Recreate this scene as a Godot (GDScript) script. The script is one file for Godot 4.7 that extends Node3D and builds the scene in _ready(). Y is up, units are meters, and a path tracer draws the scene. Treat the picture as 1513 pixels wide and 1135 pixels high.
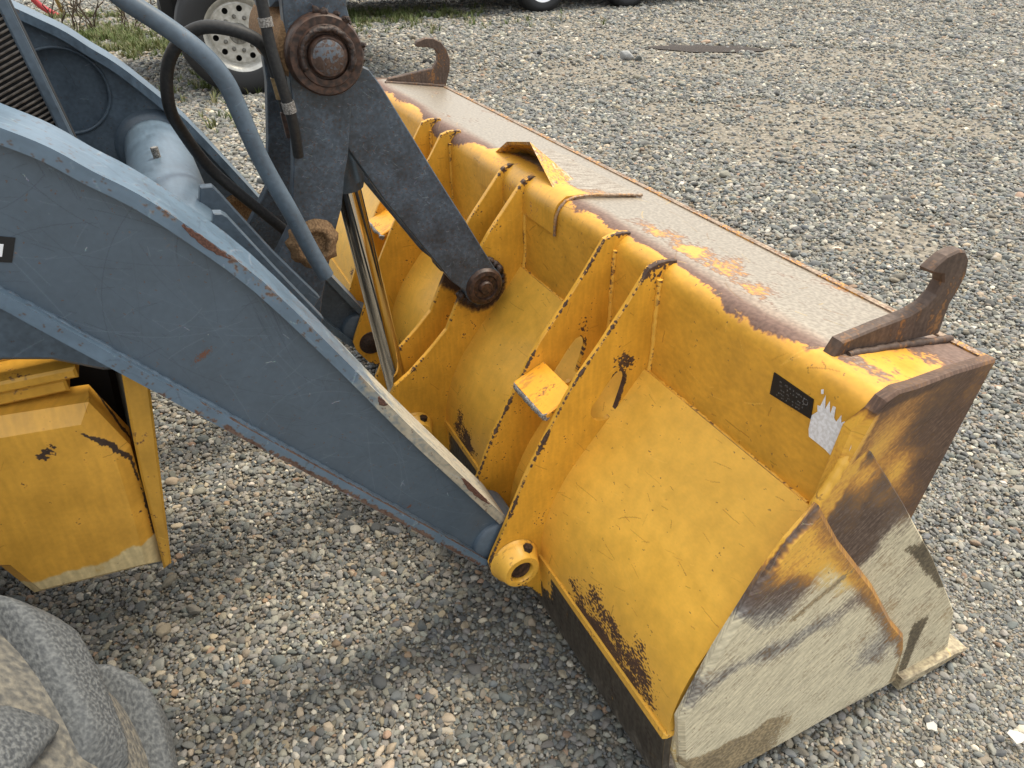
extends Node3D
# A wheel loader's bucket on a gravel yard. x = the loader's forward direction, y up, z towards the loader's right side.

var M := {}
var taken := {}
var rng := RandomNumberGenerator.new()

func _ready():
	rng.seed = 7
	setup_view()
	make_materials()
	build_ground()
	build_loader()
	build_vehicles()
	build_small_things()

func setup_view():
	var cam := Camera3D.new()
	cam.name = "camera"
	add_child(cam)
	var eye := Vector3(0, 1.5, 0)
	var head := deg_to_rad(25.872)
	var dip := deg_to_rad(32.865)
	cam.look_at_from_position(eye, eye + Vector3(sin(head) * cos(dip), -sin(dip), -cos(head) * cos(dip)), Vector3.UP)
	cam.fov = 54.92
	cam.near = 0.05
	cam.far = 400.0
	cam.current = true
	var env := Environment.new()
	env.background_mode = Environment.BG_SKY
	var sky := Sky.new()
	var pm := ProceduralSkyMaterial.new()
	pm.sky_top_color = Color(0.97, 0.985, 1.0)
	pm.sky_horizon_color = Color(0.74, 0.765, 0.79)
	pm.sky_curve = 0.35
	pm.ground_horizon_color = Color(0.5, 0.49, 0.46)
	pm.ground_bottom_color = Color(0.35, 0.34, 0.32)
	pm.sun_angle_max = 40.0
	var cn := FastNoiseLite.new()
	cn.seed = 3
	cn.noise_type = FastNoiseLite.TYPE_SIMPLEX
	cn.frequency = 0.012
	cn.fractal_octaves = 5
	var cover := cn.get_seamless_image(512, 256)
	cover.convert(Image.FORMAT_RGBA8)
	for j in 256:
		for i in 512:
			var k := cover.get_pixel(i, j).r
			var a: float = clampf((k - 0.4) * 1.6, 0.0, 1.0) * (1.0 if j < 128 else 0.0)
			cover.set_pixel(i, j, Color(0.9, 0.9, 0.88, a * 0.35))
	pm.sky_cover = ImageTexture.create_from_image(cover)
	sky.sky_material = pm
	env.sky = sky
	env.ambient_light_source = Environment.AMBIENT_SOURCE_SKY
	env.background_energy_multiplier = 0.5
	env.tonemap_mode = Environment.TONE_MAPPER_LINEAR
	env.tonemap_exposure = 3.35
	env.sdfgi_enabled = true
	env.ssao_enabled = true
	env.ssil_enabled = true
	var we := WorldEnvironment.new()
	we.name = "environment"
	we.environment = env
	add_child(we)
	var sun := DirectionalLight3D.new()
	sun.name = "sun"
	add_child(sun)
	sun.look_at_from_position(Vector3(4.6, 9.0, -0.6), Vector3.ZERO, Vector3.UP)
	sun.light_color = Color(1.0, 0.96, 0.89)
	sun.light_energy = 0.5
	sun.light_angular_distance = 20.0
	sun.shadow_enabled = true

# ------------------------------------------------------------------ names and labels
func numbered(called: String) -> String:
	if not taken.has(called):
		taken[called] = 0
		return called
	taken[called] += 1
	return "%s_%03d" % [called, taken[called]]

func thing(called: String, label: String, category: String, at := Vector3.ZERO, turn := 0.0, group := "") -> Node3D:
	var o := Node3D.new()
	o.name = numbered(called)
	add_child(o)
	o.position = at
	o.rotation.y = turn
	tag(o, label, category, group)
	return o

func tag(o: Node, label: String, category: String, group := ""):
	o.set_meta("label", label)
	o.set_meta("category", category)
	if group != "":
		o.set_meta("group", group)

func obj(called: String, mesh, mat: Material, parent: Node = self, label := "") -> MeshInstance3D:
	var o := MeshInstance3D.new()
	o.name = numbered(called) if parent == self else called
	if mesh is SurfaceTool:
		mesh.generate_normals()
		o.mesh = mesh.commit()
	else:
		o.mesh = mesh
	o.material_override = mat
	o.cast_shadow = GeometryInstance3D.SHADOW_CASTING_SETTING_ON
	parent.add_child(o, true)
	if label != "":
		o.set_meta("label", label)
	return o

# ------------------------------------------------------------------ mesh helpers
func mb() -> SurfaceTool:
	var st := SurfaceTool.new()
	st.begin(Mesh.PRIMITIVE_TRIANGLES)
	return st

const FLAT := 0xffffffff

# a, b, c, d run counter-clockwise as seen from outside
func quad(st: SurfaceTool, g: int, a: Vector3, b: Vector3, c: Vector3, d: Vector3, ua := Vector2.ZERO, ub := Vector2.ZERO, uc := Vector2.ZERO, ud := Vector2.ZERO):
	st.set_smooth_group(g)
	for k in [[a, ua], [c, uc], [b, ub], [a, ua], [d, ud], [c, uc]]:
		st.set_uv(k[1])
		st.add_vertex(k[0])

func tri(st: SurfaceTool, g: int, a: Vector3, b: Vector3, c: Vector3, ua := Vector2.ZERO, ub := Vector2.ZERO, uc := Vector2.ZERO):
	st.set_smooth_group(g)
	for k in [[a, ua], [c, uc], [b, ub]]:
		st.set_uv(k[1])
		st.add_vertex(k[0])

func pts(a: Array) -> PackedVector2Array:
	var p := PackedVector2Array()
	for i in range(0, a.size(), 2):
		p.append(Vector2(a[i], a[i + 1]))
	return p

func area(p: PackedVector2Array) -> float:
	var s := 0.0
	for i in p.size():
		s += p[i].cross(p[(i + 1) % p.size()])
	return s * 0.5

func inset(p: PackedVector2Array, b: float) -> PackedVector2Array:
	var q := PackedVector2Array()
	var n := p.size()
	for i in n:
		var d1 := (p[i] - p[(i + n - 1) % n]).normalized()
		var d2 := (p[(i + 1) % n] - p[i]).normalized()
		var n1 := Vector2(-d1.y, d1.x)
		var n2 := Vector2(-d2.y, d2.x)
		var m := (n1 + n2) / maxf(1.0 + n1.dot(n2), 0.35)
		q.append(p[i] + m * b)
	return q

func bridged(p: PackedVector2Array, holes: Array) -> PackedVector2Array:
	var out := p
	for h in holes:
		var hole: PackedVector2Array = h
		if area(hole) > 0:
			hole = hole.duplicate()
			hole.reverse()
		var best := 1e9
		var bi := 0
		var bj := 0
		for i in out.size():
			for j in hole.size():
				var d := out[i].distance_squared_to(hole[j])
				if d < best:
					best = d
					bi = i
					bj = j
		var r := PackedVector2Array()
		for i in bi + 1:
			r.append(out[i])
		for j in hole.size():
			r.append(hole[(bj + j) % hole.size()])
		r.append(hole[bj] + (hole[bj] - out[bi]).orthogonal().normalized() * 0.00005)
		r.append(out[bi] + (hole[bj] - out[bi]).orthogonal().normalized() * 0.00005)
		for i in range(bi + 1, out.size()):
			r.append(out[i])
		out = r
	return out

func uvr(p: Vector2, r: Rect2) -> Vector2:
	return Vector2((p.x - r.position.x) / r.size.x, 1.0 - (p.y - r.position.y) / r.size.y)

# an outline in x, y given depth along z, its near edge bevelled
func plate(st: SurfaceTool, outline: PackedVector2Array, zf: float, zn: float, bev := 0.003, r := Rect2(0, 0, 1, 1), holes := [], warp = null):
	var p := outline
	if area(p) < 0:
		p = p.duplicate()
		p.reverse()
	var q := inset(p, bev)
	var cap := bridged(q, holes)
	var idx := Geometry2D.triangulate_polygon(cap)
	if idx.is_empty():
		var joined := PackedVector2Array()
		for piece in Geometry2D.decompose_polygon_in_convex(cap):
			for k in range(1, piece.size() - 1):
				idx.append_array(PackedInt32Array([joined.size(), joined.size() + k, joined.size() + k + 1]))
			joined.append_array(piece)
		if idx.is_empty():
			print("not triangulated: ", outline.size())
		cap = joined
	var w := func(v: Vector2, z: float) -> Vector3:
		return Vector3(v.x, v.y, z + (0.0 if warp == null else warp.call(v.x, v.y)))
	for k in range(0, idx.size(), 3):
		var a := cap[idx[k]]
		var b := cap[idx[k + 1]]
		var c := cap[idx[k + 2]]
		if (b - a).cross(c - a) < 0:
			var t := b
			b = c
			c = t
		tri(st, FLAT, w.call(a, zn), w.call(b, zn), w.call(c, zn), uvr(a, r), uvr(b, r), uvr(c, r))
		tri(st, FLAT, w.call(a, zf), w.call(c, zf), w.call(b, zf), uvr(a, r), uvr(c, r), uvr(b, r))
	var n := p.size()
	var deep := inset(p, minf(zn - zf, 0.03))
	for i in n:
		var j := (i + 1) % n
		var ui := uvr(p[i], r)
		var uj := uvr(p[j], r)
		quad(st, FLAT, w.call(p[i], zf), w.call(p[j], zf), w.call(p[j], zn - bev), w.call(p[i], zn - bev), uvr(deep[i], r), uvr(deep[j], r), uj, ui)
		quad(st, FLAT, w.call(p[i], zn - bev), w.call(p[j], zn - bev), w.call(q[j], zn), w.call(q[i], zn), ui, uj, uvr(q[j], r), uvr(q[i], r))
	for h in holes:
		var hole: PackedVector2Array = h
		if area(hole) > 0:
			hole = hole.duplicate()
			hole.reverse()
		var m := hole.size()
		for i in m:
			var j := (i + 1) % m
			var ui := uvr(hole[i], r)
			var uj := uvr(hole[j], r)
			quad(st, 3, w.call(hole[i], zf), w.call(hole[j], zf), w.call(hole[j], zn), w.call(hole[i], zn), ui, uj, uj, ui)

# smooth curve through points
func spline2(p: PackedVector2Array, n: int) -> PackedVector2Array:
	var out := PackedVector2Array()
	for i in p.size() - 1:
		var a := p[maxi(i - 1, 0)]
		var d := p[mini(i + 2, p.size() - 1)]
		for k in n:
			out.append(p[i].cubic_interpolate(p[i + 1], a, d, float(k) / n))
	out.append(p[p.size() - 1])
	return out

func spline3(a: Array, n: int) -> PackedVector3Array:
	var out := PackedVector3Array()
	for i in a.size() - 1:
		for k in n:
			var p: Vector3 = a[i]
			out.append(p.cubic_interpolate(a[i + 1], a[maxi(i - 1, 0)], a[mini(i + 2, a.size() - 1)], float(k) / n))
	out.append(a[a.size() - 1])
	return out

# a curved sheet: profile in x, y; side +1 when its outer face lies right of the direction of travel
func sheet(st: SurfaceTool, prof: PackedVector2Array, thick: float, zf: float, zn: float, side := 1.0, near_end = null, nz := 1):
	var n := prof.size()
	var inner := PackedVector2Array()
	var s := PackedFloat32Array()
	var total := 0.0
	for i in n:
		var d := (prof[mini(i + 1, n - 1)] - prof[maxi(i - 1, 0)]).normalized()
		inner.append(prof[i] - Vector2(d.y, -d.x) * side * thick)
		if i > 0:
			total += prof[i].distance_to(prof[i - 1])
		s.append(total)
	var e := func(i: int) -> float:
		return zn if near_end == null else near_end.call(prof[i].x, prof[i].y)
	for i in n - 1:
		var j := i + 1
		var zi: float = e.call(i)
		var zj: float = e.call(j)
		for k in nz:
			var t0 := float(k) / nz
			var t1 := float(k + 1) / nz
			var za := lerpf(zi, zf, t0)
			var zb := lerpf(zj, zf, t0)
			var zc := lerpf(zj, zf, t1)
			var zd := lerpf(zi, zf, t1)
			var L := zn - zf
			var ua := Vector2((zn - za) / L, s[i] / total)
			var ub := Vector2((zn - zb) / L, s[j] / total)
			var uc := Vector2((zn - zc) / L, s[j] / total)
			var ud := Vector2((zn - zd) / L, s[i] / total)
			var a := Vector3(prof[i].x, prof[i].y, za)
			var b := Vector3(prof[j].x, prof[j].y, zb)
			var c := Vector3(prof[j].x, prof[j].y, zc)
			var d := Vector3(prof[i].x, prof[i].y, zd)
			var a2 := Vector3(inner[i].x, inner[i].y, za)
			var b2 := Vector3(inner[j].x, inner[j].y, zb)
			var c2 := Vector3(inner[j].x, inner[j].y, zc)
			var d2 := Vector3(inner[i].x, inner[i].y, zd)
			if side > 0:
				quad(st, 1, a, d, c, b, ua, ud, uc, ub)
				quad(st, 2, a2, b2, c2, d2, ua, ub, uc, ud)
			else:
				quad(st, 1, a, b, c, d, ua, ub, uc, ud)
				quad(st, 2, a2, d2, c2, b2, ua, ud, uc, ub)
			if k == 0:
				var du := Vector2(thick / L, 0)
				quad(st, FLAT, a, b, b2, a2, ua, ub, ub + du, ua + du)
			if k == nz - 1:
				quad(st, FLAT, d, d2, c2, c, ud, ud, uc, uc)
	for i in [0, n - 1]:
		var z: float = e.call(i)
		quad(st, FLAT, Vector3(prof[i].x, prof[i].y, z), Vector3(prof[i].x, prof[i].y, zf), Vector3(inner[i].x, inner[i].y, zf), Vector3(inner[i].x, inner[i].y, z), Vector2(0, s[i] / total), Vector2(1, s[i] / total), Vector2(1, s[i] / total), Vector2(0, s[i] / total))

func tube(st: SurfaceTool, path: PackedVector3Array, rad, sides := 12, caps := true, wob := 0.0):
	var n := path.size()
	var rings := []
	var up := Vector3.UP
	var run := 0.0
	for i in n:
		var d := (path[mini(i + 1, n - 1)] - path[maxi(i - 1, 0)]).normalized()
		if i == 0 and absf(d.dot(up)) > 0.95:
			up = Vector3.RIGHT
		var x := d.cross(up).normalized()
		up = x.cross(d).normalized()
		if i > 0:
			run += path[i].distance_to(path[i - 1])
		var r: float = rad[i] if rad is PackedFloat32Array else rad
		var ring := []
		for k in sides + 1:
			var a := TAU * (k % sides) / sides
			var rr := r * (1.0 + (wob * (rng.randf() - 0.5) if k < sides else 0.0))
			if k == sides and wob > 0:
				ring.append([ring[0][0], Vector2(run, 1)])
			else:
				ring.append([path[i] + (x * cos(a) + up * sin(a)) * rr, Vector2(run, float(k) / sides)])
		rings.append(ring)
	for i in n - 1:
		for k in sides:
			var p0 = rings[i][k]
			var p1 = rings[i][k + 1]
			var p2 = rings[i + 1][k + 1]
			var p3 = rings[i + 1][k]
			quad(st, 1, p0[0], p3[0], p2[0], p1[0], p0[1], p3[1], p2[1], p1[1])
	if caps:
		for e in [0, n - 1]:
			for k in sides:
				if e == 0:
					tri(st, FLAT, path[0], rings[0][k][0], rings[0][k + 1][0])
				else:
					tri(st, FLAT, path[e], rings[e][k + 1][0], rings[e][k][0])

# turned about z at x, y: pairs of radius and z, running from the axis at the near side outwards and back
func lathe(st: SurfaceTool, c: Vector2, prof: PackedVector2Array, seg := 32, crease := 0.5, wob := 0.0):
	var g := 1
	var off := PackedFloat32Array()
	for k in seg:
		off.append(1.0 + wob * (rng.randf() - 0.5))
	for i in prof.size() - 1:
		if i > 0:
			var d1 := (prof[i] - prof[i - 1]).normalized()
			var d2 := (prof[i + 1] - prof[i]).normalized()
			if d1.dot(d2) < crease:
				g += 1
		for k in seg:
			var a0 := TAU * k / seg
			var a1 := TAU * (k + 1) / seg
			var w0 := off[k]
			var w1 := off[(k + 1) % seg]
			var p := prof[i]
			var q := prof[i + 1]
			var A := Vector3(c.x + cos(a0) * p.x * w0, c.y + sin(a0) * p.x * w0, p.y)
			var B := Vector3(c.x + cos(a1) * p.x * w1, c.y + sin(a1) * p.x * w1, p.y)
			var C := Vector3(c.x + cos(a1) * q.x * w1, c.y + sin(a1) * q.x * w1, q.y)
			var D := Vector3(c.x + cos(a0) * q.x * w0, c.y + sin(a0) * q.x * w0, q.y)
			if p.x < 1e-5:
				tri(st, g, A, D, C)
			elif q.x < 1e-5:
				tri(st, g, A, D, B)
			else:
				quad(st, g, A, D, C, B, Vector2(float(k) / seg, 0), Vector2(float(k) / seg, 1), Vector2(float(k + 1) / seg, 1), Vector2(float(k + 1) / seg, 0))

func disc(c: Vector2, r: float, n := 16) -> PackedVector2Array:
	var p := PackedVector2Array()
	for i in n:
		p.append(c + Vector2(cos(TAU * i / n), sin(TAU * i / n)) * r)
	return p

func box(st: SurfaceTool, lo: Vector3, hi: Vector3, bev := 0.003):
	plate(st, PackedVector2Array([Vector2(lo.x, lo.y), Vector2(hi.x, lo.y), Vector2(hi.x, hi.y), Vector2(lo.x, hi.y)]), lo.z, hi.z, bev)

# a weld bead along a path
func bead(called: String, a: Array, r: float, mat: Material, parent: Node):
	var path := spline3(a, 2)
	var fine := PackedVector3Array()
	var rad := PackedFloat32Array()
	for i in path.size() - 1:
		var m := maxi(1, int(path[i].distance_to(path[i + 1]) / 0.007))
		for k in m:
			fine.append(path[i].lerp(path[i + 1], float(k) / m) + Vector3(rng.randf() - 0.5, rng.randf() - 0.5, rng.randf() - 0.5) * r * 0.25)
			rad.append(r * (0.85 + 0.3 * rng.randf()))
	fine.append(path[path.size() - 1])
	rad.append(r)
	var st := mb()
	tube(st, fine, rad, 7)
	obj(called, st, mat, parent)

# ------------------------------------------------------------------ textures
func noise_bytes(w: int, h: int, freq: float, sd: int, oct := 3, stretch := Vector2.ONE) -> PackedByteArray:
	var n := FastNoiseLite.new()
	n.seed = sd
	n.noise_type = FastNoiseLite.TYPE_SIMPLEX
	n.frequency = freq
	n.fractal_octaves = oct
	var im := n.get_image(maxi(8, int(w / stretch.x)), maxi(8, int(h / stretch.y)))
	if stretch != Vector2.ONE:
		im.resize(w, h, Image.INTERPOLATE_CUBIC)
	im.convert(Image.FORMAT_L8)
	return im.get_data()

# noise drawn out along one direction
func turned_noise(w: int, h: int, px: float, ang: float, sd: int) -> PackedByteArray:
	var n := FastNoiseLite.new()
	n.seed = sd
	n.noise_type = FastNoiseLite.TYPE_SIMPLEX
	n.frequency = 1.0
	n.fractal_octaves = 3
	var out := PackedByteArray()
	out.resize(w * h)
	var c := cos(ang) / px
	var s := sin(ang) / px
	for j in h:
		for i in w:
			out[j * w + i] = int(clampf(128.0 + 190.0 * n.get_noise_2d((i * c + j * s) * 14.0, (j * c - i * s) * 150.0), 0.0, 255.0))
	return out

func scratch(b: PackedByteArray, w: int, h: int, x: float, y: float, ang: float, length: float, col: Array, k: float, bend := 0.0):
	for t in int(length):
		var ix := int(x)
		var iy := int(y)
		if ix >= 0 and iy >= 0 and ix < w and iy < h:
			var o := (iy * w + ix) * 3
			for c in 3:
				b[o + c] = int(lerpf(b[o + c], col[c], k * (0.5 + 0.5 * rng.randf())))
		x += cos(ang)
		y += sin(ang)
		ang += bend

# painted metal: cover(x, y in metres from the texture's top left) gives red = wear of the paint, green = caked dirt, blue = how bright the bared steel is
func painted(w: int, h: int, wm: float, hm: float, cover: Callable, sd: int, base: Array, o := {}) -> StandardMaterial3D:
	var step: int = o.get("step", 8)
	var cw := w / step
	var ch := h / step
	var c := Image.create(cw, ch, false, Image.FORMAT_RGBA8)
	for j in ch:
		for i in cw:
			c.set_pixel(i, j, cover.call((i + 0.5) / cw * wm, (j + 0.5) / ch * hm))
	c.resize(w, h, Image.INTERPOLATE_BILINEAR)
	var cb := c.get_data()
	var px := w / wm
	var n1 := noise_bytes(w, h, 9.0 / px, sd, 5)
	var n2 := noise_bytes(w, h, 80.0 / px, sd + 1, 4)
	var n3: PackedByteArray
	if o.has("angle"):
		n3 = turned_noise(w, h, px, o.angle, sd + 2)
	else:
		n3 = noise_bytes(w, h, 60.0 / px, sd + 2, 3, o.get("streak", Vector2(1, 7)))
	var alb := PackedByteArray()
	var orm := PackedByteArray()
	alb.resize(w * h * 3)
	orm.resize(w * h * 3)
	var br: float = base[0]
	var bg: float = base[1]
	var bb: float = base[2]
	var rust: Array = o.get("rust", [74, 44, 30])
	var steel: Array = o.get("steel", [128, 122, 116])
	var dust: Array = o.get("dust", [176, 164, 136])
	var mudc: Array = o.get("mud", [92, 78, 60])
	var prough: float = o.get("rough", 108.0)
	var smetal: float = o.get("metal", 190.0)
	var soft: float = o.get("soft", 3.0)
	var ka: float = o.get("ka", 0.55 if soft < 10 else 0.26)
	var kb: float = o.get("kb", 0.42 if soft < 10 else 0.26)
	var ks := 0.08 if soft < 10 else 0.2
	var grain: float = o.get("grain", 0.0009)
	var mott: float = o.get("mottle", 0.10)
	var warm: Array = o.get("warm", [150, 98, 46])
	var sgrain: float = o.get("steel_grain", 0.0011)
	for i in w * h:
		var k := i * 3
		var q := i * 4
		var a := n1[i] - 128.0
		var b := n2[i] - 128.0
		var s := n3[i] - 128.0
		var chip := cb[q] + a * ka + b * kb + s * ks - 128.0
		var v := 1.0 + (a * 0.6 + s * 0.4 + b * 0.25) * mott / 128.0
		var r := br * v
		var g := bg * v
		var l := bb * v
		var rough := prough + a * 0.12
		var metal := 0.0
		if chip > -soft:
			var e := clampf((chip + soft) / (2.0 * soft), 0.0, 1.0)
			if soft >= 10:
				# rubbed paint turns orange brown before the steel shows
				var o2 := minf(e * 2.2, 1.0) * 0.75
				r = lerpf(r, warm[0] * v, o2)
				g = lerpf(g, warm[1] * v, o2)
				l = lerpf(l, warm[2] * v, o2)
				e = clampf(e * 1.7 - 0.7, 0.0, 1.0)
			var d := clampf(minf(maxf(chip, 0.0) / 50.0, 1.0) * (cb[q + 2] / 255.0) + (s + b) * grain, 0.0, 1.0)
			v = 1.0 + s * sgrain + b * 0.001
			r = lerpf(r, lerpf(rust[0], steel[0], d) * v, e)
			g = lerpf(g, lerpf(rust[1], steel[1], d) * v, e)
			l = lerpf(l, lerpf(rust[2], steel[2], d) * v, e)
			rough = lerpf(rough, lerpf(190.0, 100.0, d), e)
			metal = smetal * d * e
		elif soft < 10 and chip > -14.0:
			var e := (chip + 14.0) / 14.0 * 0.35
			r = lerpf(r, 150.0, e)
			g = lerpf(g, 88.0, e)
			l = lerpf(l, 40.0, e)
		var dd := cb[q + 1] + a * 0.35 + b * 0.3 + s * 0.2
		if dd > 85.0:
			var e := minf((dd - 85.0) / 125.0, 0.95)
			v = 1.0 + (b * 0.5 + s) * o.get("dust_grain", 0.0008)
			r = lerpf(r, dust[0] * v, e)
			g = lerpf(g, dust[1] * v, e)
			l = lerpf(l, dust[2] * v, e)
			rough = lerpf(rough, 235.0, e)
			metal *= 1.0 - e
		var md := 255 - cb[q + 3] + a * 0.4 + b * 0.45 + s * 0.2
		if cb[q + 3] < 250 and md > 122.0:
			var e := minf((md - 122.0) / 22.0, 0.96)
			v = 1.0 + (b + a * 0.5) * 0.0022
			r = lerpf(r, mudc[0] * v, e)
			g = lerpf(g, mudc[1] * v, e)
			l = lerpf(l, mudc[2] * v, e)
			rough = lerpf(rough, 225.0, e)
			metal *= 1.0 - e
		alb[k] = int(clampf(r, 0.0, 255.0))
		alb[k + 1] = int(clampf(g, 0.0, 255.0))
		alb[k + 2] = int(clampf(l, 0.0, 255.0))
		orm[k] = 255
		orm[k + 1] = int(clampf(rough, 0.0, 255.0))
		orm[k + 2] = int(metal)
	var marks: float = o.get("marks", 120.0) * wm * hm
	var dark: Array = o.get("dark_mark", [112, 70, 22])
	var pale: Array = o.get("pale_mark", [236, 190, 96])
	for t in int(marks):
		var x := rng.randf() * w
		var y := rng.randf() * h
		var ang: float = rng.randf_range(-0.5, 0.9) if rng.randf() < 0.7 else rng.randf() * TAU
		if o.has("angle") and rng.randf() < 0.8:
			ang = o.angle + rng.randfn(0.0, 0.12)
		var deep := rng.randf() < 0.6
		scratch(alb, w, h, x, y, ang, rng.randf_range(0.004, 0.09) * rng.randf() * px * o.get("short", 1.0) + 2, dark if deep else pale, rng.randf_range(0.2, 0.75) * o.get("faint", 1.0), rng.randf_range(-0.012, 0.012))
	for t in int(marks * 1.6 * o.get("dots", 1.0)):
		var x := rng.randi() % w
		var y := rng.randi() % h
		for q in 1 + rng.randi() % 4:
			var ix := clampi(x + rng.randi() % 3 - 1, 0, w - 1)
			var iy := clampi(y + rng.randi() % 3 - 1, 0, h - 1)
			var k := (iy * w + ix) * 3
			for ccc in 3:
				alb[k + ccc] = int(lerpf(alb[k + ccc], rust[ccc], 0.7))
	if o.has("extra"):
		o.extra.call(alb, orm, w, h, px)
	var m := StandardMaterial3D.new()
	m.albedo_texture = tex(alb, w, h)
	var ot := tex(orm, w, h)
	m.roughness_texture = ot
	m.roughness_texture_channel = BaseMaterial3D.TEXTURE_CHANNEL_GREEN
	m.roughness = 1.0
	m.metallic_texture = ot
	m.metallic_texture_channel = BaseMaterial3D.TEXTURE_CHANNEL_BLUE
	m.metallic = 1.0
	if o.get("tile", false):
		m.uv1_triplanar = true
		m.uv1_scale = Vector3.ONE / wm
	return m

func tex(b: PackedByteArray, w: int, h: int) -> ImageTexture:
	var im := Image.create_from_data(w, h, false, Image.FORMAT_RGB8, b)
	im.generate_mipmaps()
	return ImageTexture.create_from_image(im)

func plain(c: Color, rough: float, metal := 0.0) -> StandardMaterial3D:
	var m := StandardMaterial3D.new()
	m.albedo_color = c
	m.roughness = rough
	m.metallic = metal
	return m

# a mottled material: two sRGB colours mixed by noise, on triplanar axes
func mottled(a: Color, b: Color, size: float, freq: float, rough: float, metal := 0.0, bump := 0.0, px := 256, sd := 5) -> StandardMaterial3D:
	var n := FastNoiseLite.new()
	n.seed = sd
	n.noise_type = FastNoiseLite.TYPE_SIMPLEX
	n.frequency = freq / px
	n.fractal_octaves = 5
	var im := n.get_seamless_image(px, px)
	im.convert(Image.FORMAT_L8)
	var src := im.get_data()
	var out := PackedByteArray()
	out.resize(px * px * 3)
	for i in px * px:
		var t := clampf((src[i] / 255.0 - 0.5) * 1.9 + 0.5, 0.0, 1.0)
		var c := a.lerp(b, t)
		out[i * 3] = int(c.r * 255)
		out[i * 3 + 1] = int(c.g * 255)
		out[i * 3 + 2] = int(c.b * 255)
	var m := StandardMaterial3D.new()
	m.albedo_texture = tex(out, px, px)
	m.roughness = rough
	m.metallic = metal
	m.uv1_triplanar = true
	m.uv1_scale = Vector3.ONE / size
	if bump > 0:
		m.heightmap_enabled = true
		m.heightmap_scale = bump
		m.heightmap_texture = ImageTexture.create_from_image(im)
	return m

const YELLOW := [222, 170, 66]
const SLATE := [74, 87, 99]

func sm(a: float, b: float, x: float) -> float:
	return smoothstep(a, b, x)

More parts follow.
